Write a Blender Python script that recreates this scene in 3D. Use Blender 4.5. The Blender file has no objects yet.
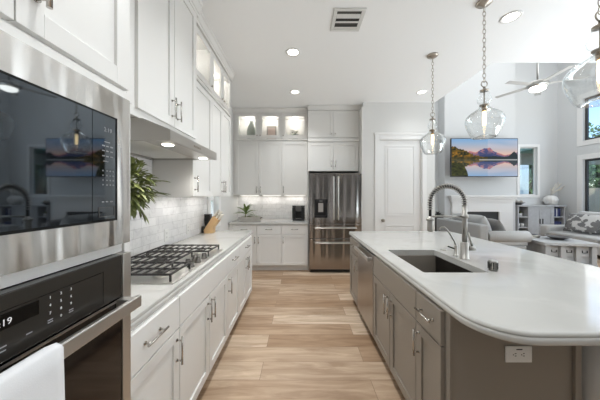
import bpy, bmesh, math, random
from mathutils import Vector, Matrix, Euler
random.seed(7)
sc = bpy.context.scene
COL = sc.collection
PI = math.pi
R = math.radians

# ------------------------------------------------------------------ camera
cam_d = bpy.data.cameras.new('camera')
cam_d.sensor_fit = 'HORIZONTAL'; cam_d.sensor_width = 36.0
cam_d.lens = 240.0 / 600.0 * 36.0
cam_d.shift_x = 0.0
cam_d.shift_y = -0.0075
cam_d.clip_start = 0.02; cam_d.clip_end = 300
cam = bpy.data.objects.new('camera', cam_d); COL.objects.link(cam)
cam.location = (0, 0, 1.413); cam.rotation_euler = (R(90), 0, 0)
sc.camera = cam

# ------------------------------------------------------------------ world, lights, exposure
sc.view_settings.view_transform = 'Standard'
sc.view_settings.look = 'None'
sc.view_settings.gamma = 1.0
sc.view_settings.use_curve_mapping = False
sc.view_settings.exposure = 0.2

w = bpy.data.worlds.new('world'); sc.world = w; w.use_nodes = True
wn = w.node_tree.nodes; wl = w.node_tree.links
sky = wn.new('ShaderNodeTexSky'); sky.sky_type = 'NISHITA'; sky.sun_disc = False
sky.sun_elevation = R(48); sky.sun_rotation = R(200); sky.dust_density = 0.6; sky.ozone_density = 4.0
wl.new(sky.outputs[0], wn['Background'].inputs[0])
wn['Background'].inputs[1].default_value = 0.3

def area(name, loc, rot, sx, sy, power, color=(1, 1, 1), spread=PI):
    d = bpy.data.lights.new(name, 'AREA'); d.shape = 'RECTANGLE'; d.size = sx; d.size_y = sy
    d.energy = power; d.color = color; d.spread = spread
    o = bpy.data.objects.new(name, d); COL.objects.link(o); o.location = loc; o.rotation_euler = rot
    return o
sun_d = bpy.data.lights.new('sun', 'SUN'); sun_d.energy = 2.2; sun_d.angle = R(1); sun_d.color = (1, 0.97, 0.92)
sun_o = bpy.data.objects.new('sun', sun_d); COL.objects.link(sun_o); sun_o.rotation_euler = Vector((0.45, 1.0, -1.1)).to_track_quat('-Z', 'Y').to_euler()
# unseen fill lamps added, bounced off the ceiling behind the viewer and in the dining area to the side
area('ceiling_bounce_fill', (1.3, -1.7, 0.5), (R(180), 0, 0), 3.4, 2.6, 16, (0.80, 0.91, 1.0))
area('dining_bounce_fill', (5.7, 1.35, 0.8), (R(180), 0, 0), 3.6, 3.1, 250, (0.80, 0.91, 1.0))
# unseen fill lamp added at the dining side
area('dining_side_fill', (8.6, 2.1, 1.5), (0, R(90), 0), 2.8, 1.8, 44, (0.93, 0.97, 1.0))
# daylight through the tall living room windows and an unseen fill lamp added under its high ceiling
area('living_window_daylight', (8.55, 5.4, 2.6), (0, R(90), 0), 3.4, 3.6, 46, (0.97, 0.99, 1.0))
area('living_high_fill', (5.6, 5.6, 6.45), (0, 0, 0), 4.5, 3.4, 68, (0.98, 0.99, 1.0))
# two tall unseen lamps added at the rear wall for streaks on the fridge
for x_ in (-0.55, 0.75):
    area('rear_streak_fill', (x_, -3.25, 1.25), (R(90), 0, 0), 0.26, 2.3, 2, (1.0, 1.0, 1.0))
# recessed lights of the same ceiling grid that lie behind and beside the viewer
for x_, y_ in ((-0.083, 1.77), (-0.083, 0.65), (2.04, 1.2)):
    can = bpy.data.lights.new('can', 'AREA'); can.shape = 'DISK'; can.size = 0.13; can.energy = 7 if x_ < 0 else 0.8; can.spread = R(118); can.color = (0.95, 0.98, 1.0)
    co = bpy.data.objects.new('can', can); COL.objects.link(co); co.location = (x_, y_, 3.128)

# ------------------------------------------------------------------ materials
def lin(c):
    return tuple(((v/255)/12.92 if v/255 <= 0.04045 else ((v/255+0.055)/1.055)**2.4) for v in c)

MATS = {}
def mat(name, rgb, rough=0.5, metal=0.0, spec=0.5, ior=1.45, emit=0, emit_rgb=None, noise=0.0, nscale=8, bump=0.0, bscale=200, coat=0.0, alpha=1):
    m = bpy.data.materials.new(name); m.use_nodes = True
    n = m.node_tree.nodes; l = m.node_tree.links
    b = n['Principled BSDF']
    c = lin(rgb)
    b.inputs['Base Color'].default_value = (*c, 1)
    b.inputs['Roughness'].default_value = rough; b.inputs['Metallic'].default_value = metal
    b.inputs['Specular IOR Level'].default_value = spec; b.inputs['IOR'].default_value = ior
    b.inputs['Coat Weight'].default_value = coat
    if emit:
        b.inputs['Emission Color'].default_value = (*lin(emit_rgb or rgb), 1); b.inputs['Emission Strength'].default_value = emit
    tc = n.new('ShaderNodeTexCoord')
    if noise:
        t = n.new('ShaderNodeTexNoise'); t.inputs['Scale'].default_value = nscale; t.inputs['Detail'].default_value = 5
        l.new(tc.outputs['Object'], t.inputs['Vector'])
        mx = n.new('ShaderNodeMix'); mx.data_type = 'RGBA'
        l.new(t.outputs['Fac'], mx.inputs['Factor'])
        mx.inputs[6].default_value = (*[v*(1-noise) for v in c], 1); mx.inputs[7].default_value = (*[min(1, v*(1+noise)) for v in c], 1)
        l.new(mx.outputs[2], b.inputs['Base Color'])
    if bump:
        t2 = n.new('ShaderNodeTexNoise'); t2.inputs['Scale'].default_value = bscale
        l.new(tc.outputs['Object'], t2.inputs['Vector'])
        bp = n.new('ShaderNodeBump'); bp.inputs['Strength'].default_value = bump; bp.inputs['Distance'].default_value = 0.002
        l.new(t2.outputs['Fac'], bp.inputs['Height']); l.new(bp.outputs[0], b.inputs['Normal'])
    MATS[name] = m
    return m

def steel(name, rgb, rough, scale, dist, strength=0.5):
    """brushed sheet steel: slow waviness across the grain plus fine grain"""
    m = mat(name, rgb, rough, 1.0)
    n = m.node_tree.nodes; l = m.node_tree.links; b = n['Principled BSDF']
    tc = n.new('ShaderNodeTexCoord'); mp = n.new('ShaderNodeMapping'); mp.inputs['Scale'].default_value = scale
    t = n.new('ShaderNodeTexNoise'); t.inputs['Scale'].default_value = 1.0; t.inputs['Detail'].default_value = 1.5
    l.new(tc.outputs['Object'], mp.inputs[0]); l.new(mp.outputs[0], t.inputs['Vector'])
    bp = n.new('ShaderNodeBump'); bp.inputs['Strength'].default_value = strength; bp.inputs['Distance'].default_value = dist
    l.new(t.outputs['Fac'], bp.inputs['Height']); l.new(bp.outputs[0], b.inputs['Normal'])
    return m

M_wall = mat('wall_paint', (222, 221, 218), 0.75, bump=0.05, bscale=350)
M_rear = mat('rear_wall_paint', (88, 86, 84), 0.8)
M_ceil = mat('ceiling_paint', (246, 246, 245), 0.85, bump=0.05, bscale=300)
M_lwall = mat('living_wall_paint', (214, 215, 215), 0.75)
M_trim = mat('trim_paint', (236, 235, 233), 0.4)
M_cab = mat('cabinet_white_paint', (229, 227, 223), 0.32, noise=0.012, nscale=3)
M_cabin = mat('cabinet_interior', (242, 240, 237), 0.5)
M_taupe = mat('island_taupe_paint', (140, 132, 122), 0.38, noise=0.02, nscale=3)
M_nickel = mat('satin_nickel', (190, 186, 180), 0.25, 1.0)
M_dnickel = mat('dark_nickel', (176, 168, 157), 0.36, 1.0)
M_chrome = mat('brushed_faucet_steel', (176, 173, 168), 0.33, 1.0)
M_fridge = steel('fridge_steel', (172, 167, 163), 0.19, (4.5, 0.02, 0.22), 0.09, 0.8)
M_steel = steel('brushed_steel', (216, 213, 209), 0.2, (0.3, 9.0, 1.6), 0.05, 0.6)
M_dw = steel('dishwasher_steel', (176, 171, 166), 0.3, (0.3, 6.0, 0.3), 0.01, 0.3)
M_plain = mat('plain_steel', (206, 203, 198), 0.36, 1.0)
M_hoodst = mat('hood_steel', (194, 190, 185), 0.33, 1.0)
M_sink = mat('sink_steel', (98, 94, 90), 0.38, 1.0)
M_black = mat('black_gloss', (16, 15, 14), 0.12)
M_ovenglass = mat('oven_glass', (34, 27, 23), 0.06, spec=0.6)
M_panel = mat('oven_panel_glass', (47, 44, 40), 0.22, spec=0.5)
M_mw = mat('microwave_glass', (12, 13, 15), 0.03, spec=0.5, ior=2.15)
M_mw.node_tree.nodes['Principled BSDF'].inputs['Specular Tint'].default_value = (0.80, 0.90, 1.0, 1)
M_disp = mat('display_black', (10, 9, 8), 0.15)
M_iron = mat('cast_iron', (47, 44, 42), 0.5, bump=0.2, bscale=500)
M_cooktop = mat('cooktop_steel', (226, 223, 218), 0.3, 1.0)
M_dark = mat('dark_gap', (28, 26, 24), 0.6)
M_blackpl = mat('black_plastic', (36, 36, 37), 0.35)
M_greypl = mat('grey_plastic', (90, 88, 86), 0.35)
M_white = mat('white_plastic', (232, 231, 228), 0.4)
M_mark = mat('glowing_white_print', (205, 205, 205), 0.5, emit=0.35, emit_rgb=(205, 205, 205))  # clock digits glow; the printed keys share this added glow
M_mark2 = mat('faint_print', (150, 150, 152), 0.5)
M_post = mat('pale_post_paint', (196, 193, 188), 0.4)
M_slot = mat('outlet_slot', (40, 38, 36), 0.6)
M_towel = mat('towel_cloth', (226, 226, 227), 0.95, bump=0.12, bscale=420)
M_wood = mat('knife_block_wood', (214, 176, 128), 0.45, noise=0.08, nscale=14)
M_ivory = mat('ivory_handles', (228, 222, 210), 0.35)
M_leaf = mat('leaf_green', (122, 130, 78), 0.5, noise=0.35, nscale=9)
M_leaf2 = mat('palm_leaf', (104, 124, 60), 0.45, noise=0.35, nscale=16)
M_stem = mat('stem_green', (120, 128, 78), 0.6)
M_tray = mat('aged_tray', (176, 170, 162), 0.5, noise=0.2, nscale=20)
M_ceramic = mat('white_ceramic', (222, 220, 216), 0.35)
M_vase = mat('grey_glaze', (188, 196, 190), 0.35)
M_pink = mat('pink_grey_card', (205, 186, 178), 0.6)
M_sofa = mat('sofa_fabric', (168, 168, 167), 0.95, bump=0.4, bscale=500, noise=0.04, nscale=30)
M_sofa2 = mat('sofa_fabric_light', (184, 184, 183), 0.95, bump=0.4, bscale=500)
M_cush = mat('grey_cushion', (150, 148, 146), 0.95, bump=0.4, bscale=400)
M_weath = mat('weathered_wood', (176, 177, 178), 0.6, noise=0.16, nscale=11)
M_shelf_in = mat('dark_shelf_interior', (70, 70, 74), 0.6)
M_bluebk = mat('blue_book_cover', (52, 60, 104), 0.5)
M_whitebk = mat('pale_book_cover', (210, 210, 212), 0.5)
M_dkbk = mat('charcoal_book_cover', (60, 62, 68), 0.5)
M_dbowl = mat('dark_bowl', (92, 90, 90), 0.4, noise=0.2, nscale=20)
M_firebox = mat('firebox_black', (58, 58, 60), 0.6)
M_fanm = mat('fan_nickel', (176, 174, 170), 0.3, 1.0)
M_blade = mat('fan_blade', (196, 194, 190), 0.45)
M_lamp = mat('lamp_diffuser', (255, 250, 240), 0.5, emit=6, emit_rgb=(255, 249, 238))
M_puck = mat('puck_diffuser', (255, 250, 242), 0.5, emit=5, emit_rgb=(255, 250, 242))
M_strip = mat('strip_diffuser', (255, 246, 230), 0.5, emit=1.5, emit_rgb=(255, 250, 242))
M_hoodl = mat('hood_lamp', (255, 250, 240), 0.5, emit=10, emit_rgb=(255, 248, 236))
M_bulb = mat('filament_bulb', (255, 222, 170), 0.3, emit=4.5, emit_rgb=(255, 218, 160))
M_brass = mat('brass_socket', (170, 132, 84), 0.3, 1.0)
M_vent = mat('vent_white', (214, 213, 209), 0.5)
M_ventin = mat('vent_dark', (72, 70, 66), 0.7)
M_frame = mat('window_sash_dark', (60, 60, 62), 0.4)
M_bark = mat('bark', (92, 80, 66), 0.9, noise=0.2, nscale=10)
M_tleaf = mat('tree_leaf', (120, 150, 100), 0.6, noise=0.4, nscale=2)
M_grass = mat('yard_lawn', (120, 128, 84), 0.9, noise=0.2, nscale=3)
M_fence = mat('fence_tan', (226, 204, 182), 0.8, noise=0.06, nscale=4)
M_siding = mat('pale_siding', (206, 222, 232), 0.7)
M_eave = mat('eave_grey', (170, 168, 166), 0.7)
M_teal = mat('porch_teal', (120, 166, 150), 0.7)
M_planter = mat('dark_planter', (70, 72, 74), 0.6)

def glass(name, tint, edge, rough=0.0, base=0.06):
    m = bpy.data.materials.new(name); m.use_nodes = True
    n = m.node_tree.nodes; l = m.node_tree.links; n.clear()
    out = n.new('ShaderNodeOutputMaterial'); mx = n.new('ShaderNodeMixShader')
    tr = n.new('ShaderNodeBsdfTransparent'); gl = n.new('ShaderNodeBsdfGlossy')
    gl.inputs['Roughness'].default_value = rough; gl.inputs['Color'].default_value = (0.95, 0.96, 0.96, 1)
    lw = n.new('ShaderNodeLayerWeight'); lw.inputs[0].default_value = 0.35
    cr = n.new('ShaderNodeMapRange'); cr.inputs[1].default_value = 0; cr.inputs[2].default_value = 1
    cr.inputs[3].default_value = base; cr.inputs[4].default_value = 0.75
    pw = n.new('ShaderNodeMath'); pw.operation = 'POWER'; pw.inputs[1].default_value = 2.2
    l.new(lw.outputs['Facing'], pw.inputs[0]); l.new(pw.outputs[0], cr.inputs[0])
    mc = n.new('ShaderNodeMix'); mc.data_type = 'RGBA'
    mc.inputs[6].default_value = (*tint, 1); mc.inputs[7].default_value = (*edge, 1)
    l.new(pw.outputs[0], mc.inputs['Factor']); l.new(mc.outputs[2], tr.inputs['Color'])
    l.new(cr.outputs[0], mx.inputs[0]); l.new(tr.outputs[0], mx.inputs[1]); l.new(gl.outputs[0], mx.inputs[2])
    l.new(mx.outputs[0], out.inputs[0])
    return m
M_glass = glass('clear_pendant_glass', (0.98, 0.985, 0.985), (0.58, 0.60, 0.60))
M_pane = glass('window_pane_glass', (0.95, 0.98, 0.97), (0.8, 0.85, 0.83), base=0.03)
M_cabglass = glass('cabinet_pane_glass', (0.97, 0.97, 0.96), (0.8, 0.8, 0.8), base=0.02)

def floor_mat():
    m = bpy.data.materials.new('oak_plank_floor'); m.use_nodes = True
    n = m.node_tree.nodes; l = m.node_tree.links; b = n['Principled BSDF']
    tc = n.new('ShaderNodeTexCoord'); mp = n.new('ShaderNodeMapping'); mp.inputs['Location'].default_value = (0.31, -0.038, 0)
    l.new(tc.outputs['Object'], mp.inputs[0])
    br = n.new('ShaderNodeTexBrick'); br.offset = 0.37; br.offset_frequency = 2; br.squash = 1
    br.inputs['Color1'].default_value = (*lin((172, 143, 114)), 1); br.inputs['Color2'].default_value = (*lin((222, 203, 180)), 1)
    br.inputs['Mortar'].default_value = (*lin((120, 94, 72)), 1)
    br.inputs['Scale'].default_value = 1; br.inputs['Mortar Size'].default_value = 0.0016; br.inputs['Mortar Smooth'].default_value = 0.3
    br.inputs['Bias'].default_value = 0.0; br.inputs['Brick Width'].default_value = 1.35; br.inputs['Row Height'].default_value = 0.2
    l.new(mp.outputs[0], br.inputs['Vector'])
    # grain streaks, long in the plank direction
    m2 = n.new('ShaderNodeMapping'); m2.inputs['Scale'].default_value = (1.1, 9, 1); l.new(tc.outputs['Object'], m2.inputs[0])
    # shift the grain from plank to plank
    ad = n.new('ShaderNodeVectorMath'); ad.operation = 'ADD'; l.new(m2.outputs[0], ad.inputs[0])
    sc_ = n.new('ShaderNodeVectorMath'); sc_.operation = 'SCALE'; sc_.inputs['Scale'].default_value = 17.0; l.new(br.outputs['Color'], sc_.inputs[0])
    l.new(sc_.outputs[0], ad.inputs[1])
    t = n.new('ShaderNodeTexNoise'); t.inputs['Scale'].default_value = 1.6; t.inputs['Detail'].default_value = 7; t.inputs['Roughness'].default_value = 0.62; t.inputs['Distortion'].default_value = 0.8
    l.new(ad.outputs[0], t.inputs['Vector'])
    ramp = n.new('ShaderNodeValToRGB'); ramp.color_ramp.elements[0].position = 0.36; ramp.color_ramp.elements[1].position = 0.66
    ramp.color_ramp.elements[0].color = (0.56, 0.47, 0.40, 1); ramp.color_ramp.elements[1].color = (1.04, 1.03, 1.02, 1)
    l.new(t.outputs['Fac'], ramp.inputs[0])
    mx = n.new('ShaderNodeMix'); mx.data_type = 'RGBA'; mx.blend_type = 'MULTIPLY'; mx.inputs['Factor'].default_value = 0.8
    l.new(br.outputs['Color'], mx.inputs[6]); l.new(ramp.outputs[0], mx.inputs[7])
    l.new(mx.outputs[2], b.inputs['Base Color'])
    b.inputs['Roughness'].default_value = 0.42
    return m
M_floor = floor_mat()

def tile_mat(name, axis):
    m = bpy.data.materials.new(name); m.use_nodes = True
    n = m.node_tree.nodes; l = m.node_tree.links; b = n['Principled BSDF']
    tc = n.new('ShaderNodeTexCoord'); sp = n.new('ShaderNodeSeparateXYZ'); cb = n.new('ShaderNodeCombineXYZ')
    l.new(tc.outputs['Object'], sp.inputs[0]); l.new(sp.outputs[axis], cb.inputs[0]); l.new(sp.outputs[2], cb.inputs[1])
    br = n.new('ShaderNodeTexBrick'); br.offset = 0.5
    br.inputs['Color1'].default_value = (*lin((224, 223, 222)), 1); br.inputs['Color2'].default_value = (*lin((238, 237, 236)), 1)
    br.inputs['Mortar'].default_value = (*lin((206, 205, 203)), 1)
    br.inputs['Scale'].default_value = 1; br.inputs['Mortar Size'].default_value = 0.0022; br.inputs['Brick Width'].default_value = 0.2; br.inputs['Row Height'].default_value = 0.076
    l.new(cb.outputs[0], br.inputs['Vector'])
    t = n.new('ShaderNodeTexNoise'); t.inputs['Scale'].default_value = 9; t.inputs['Detail'].default_value = 8; t.inputs['Roughness'].default_value = 0.65; t.inputs['Distortion'].default_value = 1.6
    l.new(tc.outputs['Object'], t.inputs['Vector'])
    ramp = n.new('ShaderNodeValToRGB'); ramp.color_ramp.elements[0].position = 0.34; ramp.color_ramp.elements[1].position = 0.50
    ramp.color_ramp.elements[0].color = (0.70, 0.69, 0.70, 1); ramp.color_ramp.elements[1].color = (1, 1, 1, 1)
    l.new(t.outputs['Fac'], ramp.inputs[0])
    mx = n.new('ShaderNodeMix'); mx.data_type = 'RGBA'; mx.blend_type = 'MULTIPLY'; mx.inputs['Factor'].default_value = 0.5
    l.new(br.outputs['Color'], mx.inputs[6]); l.new(ramp.outputs[0], mx.inputs[7])
    l.new(mx.outputs[2], b.inputs['Base Color']); b.inputs['Roughness'].default_value = 0.3
    bp = n.new('ShaderNodeBump'); bp.inputs['Strength'].default_value = 0.35; bp.inputs['Distance'].default_value = 0.002; bp.invert = True
    l.new(br.outputs['Fac'], bp.inputs['Height']); l.new(bp.outputs[0], b.inputs['Normal'])
    return m
M_tileL = tile_mat('marble_tile_range_wall', 1)
M_tileB = tile_mat('marble_tile_fridge_wall', 0)

def quartz_mat():
    m = mat('white_quartz', (206, 205, 202), 0.09, noise=0.0)
    n = m.node_tree.nodes; l = m.node_tree.links; b = n['Principled BSDF']
    tc = n.new('ShaderNodeTexCoord')
    t = n.new('ShaderNodeTexNoise'); t.inputs['Scale'].default_value = 1.3; t.inputs['Detail'].default_value = 6; t.inputs['Distortion'].default_value = 2.2
    l.new(tc.outputs['Object'], t.inputs['Vector'])
    ramp = n.new('ShaderNodeValToRGB'); ramp.color_ramp.elements[0].position = 0.4; ramp.color_ramp.elements[1].position = 0.5
    ramp.color_ramp.elements[0].color = (*lin((188, 186, 181)), 1); ramp.color_ramp.elements[1].color = (*lin((195, 193, 188)), 1)
    l.new(t.outputs['Fac'], ramp.inputs[0]); l.new(ramp.outputs[0], b.inputs['Base Color'])
    return m
M_quartz = quartz_mat()

def floral_mat():
    m = mat('floral_fabric', (190, 190, 190), 0.95)
    n = m.node_tree.nodes; l = m.node_tree.links; b = n['Principled BSDF']
    tc = n.new('ShaderNodeTexCoord'); v = n.new('ShaderNodeTexVoronoi'); v.inputs['Scale'].default_value = 9; v.feature = 'SMOOTH_F1'
    t = n.new('ShaderNodeTexNoise'); t.inputs['Scale'].default_value = 16; t.inputs['Detail'].default_value = 3
    l.new(tc.outputs['Object'], v.inputs['Vector']); l.new(tc.outputs['Object'], t.inputs['Vector'])
    ad = n.new('ShaderNodeMath'); ad.operation = 'ADD'; l.new(v.outputs['Distance'], ad.inputs[0]); l.new(t.outputs['Fac'], ad.inputs[1])
    ramp = n.new('ShaderNodeValToRGB'); ramp.color_ramp.elements[0].position = 0.92; ramp.color_ramp.elements[1].position = 1.06
    ramp.color_ramp.elements[0].color = (*lin((112, 111, 111)), 1); ramp.color_ramp.elements[1].color = (*lin((196, 195, 193)), 1)
    l.new(ad.outputs[0], ramp.inputs[0]); l.new(ramp.outputs[0], b.inputs['Base Color'])
    return m
M_floral = floral_mat()

# ------------------------------------------------------------------ mesh builder
def world_loc(o):
    v = Vector((0, 0, 0))
    while o is not None:
        v = v + o.location; o = o.parent
    return v

class MB:
    def __init__(self):
        self.bm = bmesh.new()
    def _hexa(self, pts, bev=0.0, seg=2, smooth=False):
        bm = self.bm
        vs = [bm.verts.new(p) for p in pts]
        fs = [bm.faces.new([vs[i] for i in q]) for q in ((0, 3, 2, 1), (4, 5, 6, 7), (0, 1, 5, 4), (1, 2, 6, 5), (2, 3, 7, 6), (3, 0, 4, 7))]
        if bev > 0:
            es = list({e for f in fs for e in f.edges})
            r = bmesh.ops.bevel(bm, geom=es, offset=bev, segments=seg, affect='EDGES', profile=0.5, clamp_overlap=True)
            if smooth:
                for f in r['faces']: f.smooth = True
        return self
    def box(self, x0, x1, y0, y1, z0, z1, bev=0.0, seg=2, smooth=False):
        x0, x1 = min(x0, x1), max(x0, x1); y0, y1 = min(y0, y1), max(y0, y1); z0, z1 = min(z0, z1), max(z0, z1)
        return self._hexa([(x0, y0, z0), (x1, y0, z0), (x1, y1, z0), (x0, y1, z0), (x0, y0, z1), (x1, y0, z1), (x1, y1, z1), (x0, y1, z1)], bev, seg, smooth)
    def fbox(self, F, u0, u1, v0, v1, w0, w1, bev=0.0):
        P = [(u0, v0, w0), (u1, v0, w0), (u1, v1, w0), (u0, v1, w0), (u0, v0, w1), (u1, v0, w1), (u1, v1, w1), (u0, v1, w1)]
        return self._hexa([F @ Vector(p) for p in P], bev)
    def obox(self, c, size, rot, bev=0.0, seg=2, smooth=False):
        Mx = Matrix.Translation(Vector(c)) @ (rot.to_4x4() if isinstance(rot, Matrix) else Euler(rot).to_matrix().to_4x4())
        a, b_, d = [s/2 for s in size]
        P = [(-a, -b_, -d), (a, -b_, -d), (a, b_, -d), (-a, b_, -d), (-a, -b_, d), (a, -b_, d), (a, b_, d), (-a, b_, d)]
        return self._hexa([Mx @ Vector(p) for p in P], bev, seg, smooth)
    def tube(self, pts, r, seg=12, closed=False, cap=True):
        bm = self.bm; pts = [Vector(p) for p in pts]; n = len(pts)
        rs = r if isinstance(r, (list, tuple)) else [r]*n
        T = []
        for i in range(n):
            a = pts[(i-1) % n] if closed else pts[max(0, i-1)]; b_ = pts[(i+1) % n] if closed else pts[min(n-1, i+1)]
            d = (b_-a); T.append(d.normalized() if d.length > 1e-9 else Vector((0, 0, 1)))
        up = Vector((0, 0, 1)) if abs(T[0].z) < 0.9 else Vector((1, 0, 0))
        N = (up - T[0]*up.dot(T[0])).normalized()
        rings = []
        for i in range(n):
            N = (N - T[i]*N.dot(T[i])).normalized(); B = T[i].cross(N)
            rings.append([bm.verts.new(pts[i] + (N*math.cos(2*PI*k/seg) + B*math.sin(2*PI*k/seg))*rs[i]) for k in range(seg)])
        m = n if closed else n-1
        for i in range(m):
            A, C = rings[i], rings[(i+1) % n]
            for k in range(seg):
                f = bm.faces.new((A[k], A[(k+1) % seg], C[(k+1) % seg], C[k])); f.smooth = True
        if not closed and cap:
            bm.faces.new(rings[0][::-1]); bm.faces.new(rings[-1])
        return self
    def cyl(self, p0, p1, r0, r1=None, seg=20):
        return self.tube([p0, p1], [r0, r0 if r1 is None else r1], seg)
    def lathe(self, prof, c=(0, 0, 0), seg=32, rot=None, smooth=True, close=False):
        bm = self.bm; c = Vector(c); rings = []
        for r, z in prof:
            if r < 1e-6:
                p = Vector((0, 0, z)); rings.append([bm.verts.new(c + (rot @ p if rot else p))])
            else:
                ring = []
                for k in range(seg):
                    p = Vector((r*math.cos(2*PI*k/seg), r*math.sin(2*PI*k/seg), z)); ring.append(bm.verts.new(c + (rot @ p if rot else p)))
                rings.append(ring)
        for A, C in zip(rings[:-1], rings[1:]):
            for k in range(seg):
                a0, a1 = A[k % len(A)], A[(k+1) % len(A)]; c0, c1 = C[k % len(C)], C[(k+1) % len(C)]
                vs = []
                for v in (a0, a1, c1, c0):
                    if v not in vs: vs.append(v)
                if len(vs) >= 3:
                    f = bm.faces.new(vs); f.smooth = smooth
        return self
    def prism(self, F, poly, u0, u1, bev=0):
        """poly of (w, v) extruded along u in frame F"""
        bm = self.bm
        A = [bm.verts.new(F @ Vector((u0, v, w_))) for w_, v in poly]; B = [bm.verts.new(F @ Vector((u1, v, w_))) for w_, v in poly]
        n = len(poly)
        bm.faces.new(A); bm.faces.new(B[::-1])
        for i in range(n): bm.faces.new((A[i], B[i], B[(i+1) % n], A[(i+1) % n]))
        return self
    def sphere(self, c, r, scale=(1, 1, 1), seg=20, rings=12):
        Mx = Matrix.Translation(Vector(c)) @ Matrix.Diagonal((*scale, 1))
        g = bmesh.ops.create_uvsphere(self.bm, u_segments=seg, v_segments=rings, radius=r, matrix=Mx)
        for v in g['verts']:
            for f in v.link_faces: f.smooth = True
        return self
    def pillow(self, c, size, rot, puff=1.0, n=14, p=2.6):
        """soft cushion: a rounded square sheet, thick in the middle"""
        bm = self.bm
        Mx = Matrix.Translation(Vector(c)) @ Euler(rot).to_matrix().to_4x4()
        a, b_, t = size[0]/2, size[1]/2, size[2]/2
        def P(i, j, s):
            u = -1+2*i/n; v = -1+2*j/n
            h = (max(0, 1-abs(u)**p)*max(0, 1-abs(v)**p))**0.42
            pin = 1 - 0.07*(abs(u)**2)*(1-abs(v)**2); piv = 1 - 0.07*(abs(v)**2)*(1-abs(u)**2)
            return Mx @ Vector((a*u*piv, b_*v*pin, s*t*h*puff))
        top = [[bm.verts.new(P(i, j, 1)) for j in range(n+1)] for i in range(n+1)]
        bot = [[top[i][j] if i in (0, n) or j in (0, n) else bm.verts.new(P(i, j, -1)) for j in range(n+1)] for i in range(n+1)]
        for i in range(n):
            for j in range(n):
                f = bm.faces.new((top[i][j], top[i+1][j], top[i+1][j+1], top[i][j+1])); f.smooth = True
                q = (bot[i][j+1], bot[i+1][j+1], bot[i+1][j], bot[i][j])
                if len(set(q)) == 4:
                    f = bm.faces.new(q); f.smooth = True
        return self
    def leaf(self, p, d, length, width, droop=0.3, nseg=4, up=(0, 0, 1)):
        bm = self.bm; d = Vector(d).normalized(); up = Vector(up)
        side = d.cross(up)
        if side.length < 1e-3: side = Vector((1, 0, 0))
        side.normalize(); nrm = side.cross(d).normalized()
        prev = None
        for i in range(nseg+1):
            t = i/nseg
            q = Vector(p) + d*length*t - Vector((0, 0, 1))*droop*length*t*t
            wd = width*math.sin(PI*min(1, 0.12+0.88*t))**0.8*(1 if t < 1 else 0.05)
            row = [bm.verts.new(q - side*wd/2 + nrm*wd*0.18), bm.verts.new(q), bm.verts.new(q + side*wd/2 + nrm*wd*0.18)]
            if prev:
                bm.faces.new((prev[0], prev[1], row[1], row[0])); bm.faces.new((prev[1], prev[2], row[2], row[1]))
            prev = row
        return self
    def build(self, name, m, parent=None, recalc=True):
        bm = self.bm
        if recalc: bmesh.ops.recalc_face_normals(bm, faces=bm.faces)
        off = world_loc(parent) if parent is not None else Vector((0, 0, 0))
        if off.length: bmesh.ops.translate(bm, verts=bm.verts, vec=-off)
        me = bpy.data.meshes.new(name); bm.to_mesh(me); bm.free()
        me.materials.append(m)
        o = bpy.data.objects.new(name, me); COL.objects.link(o)
        if parent is not None: o.parent = parent
        return o

def thing(name, label, cat, loc=(0, 0, 0), group=None):
    o = bpy.data.objects.new(name, None); COL.objects.link(o); o.location = loc; o.empty_display_size = 0.05
    o['label'] = label; o['category'] = cat
    if group: o['group'] = group
    return o
def tag(o, label, cat, group=None):
    o['label'] = label; o['category'] = cat
    if group: o['group'] = group
    return o
def struct(o, label=None, cat=None):
    o['kind'] = 'structure'
    if label: o['label'] = label
    if cat: o['category'] = cat
    return o

def frame(origin, u, v, w_):
    return Matrix(((u[0], v[0], w_[0], origin[0]), (u[1], v[1], w_[1], origin[1]), (u[2], v[2], w_[2], origin[2]), (0, 0, 0, 1)))
def FL(x): return frame((x, 0, 0), (0, 1, 0), (0, 0, 1), (1, 0, 0))      # faces +X; u is world Y
def FB(y): return frame((0, y, 0), (1, 0, 0), (0, 0, 1), (0, -1, 0))     # faces -Y; u is world X
def FI(x): return frame((x, 0, 0), (0, 1, 0), (0, 0, 1), (-1, 0, 0))     # faces -X; u is world Y

def rrect(x0, x1, y0, y1, rad, d=0.0, seg=10):
    """rounded rectangle outline, radii for corners (x0y0, x1y0, x1y1, x0y1), inset by d"""
    out = []
    for (cx, cy, sx, sy, a0, r) in ((x0, y0, 1, 1, 180, rad[0]), (x1, y0, -1, 1, 270, rad[1]), (x1, y1, -1, -1, 0, rad[2]), (x0, y1, 1, -1, 90, rad[3])):
        for k in range(seg+1):
            a = R(a0 + 90*k/seg); rr = max(0.0005, r-d)
            out.append((cx + sx*r + rr*math.cos(a), cy + sy*r + rr*math.sin(a)))
    return out

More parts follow.
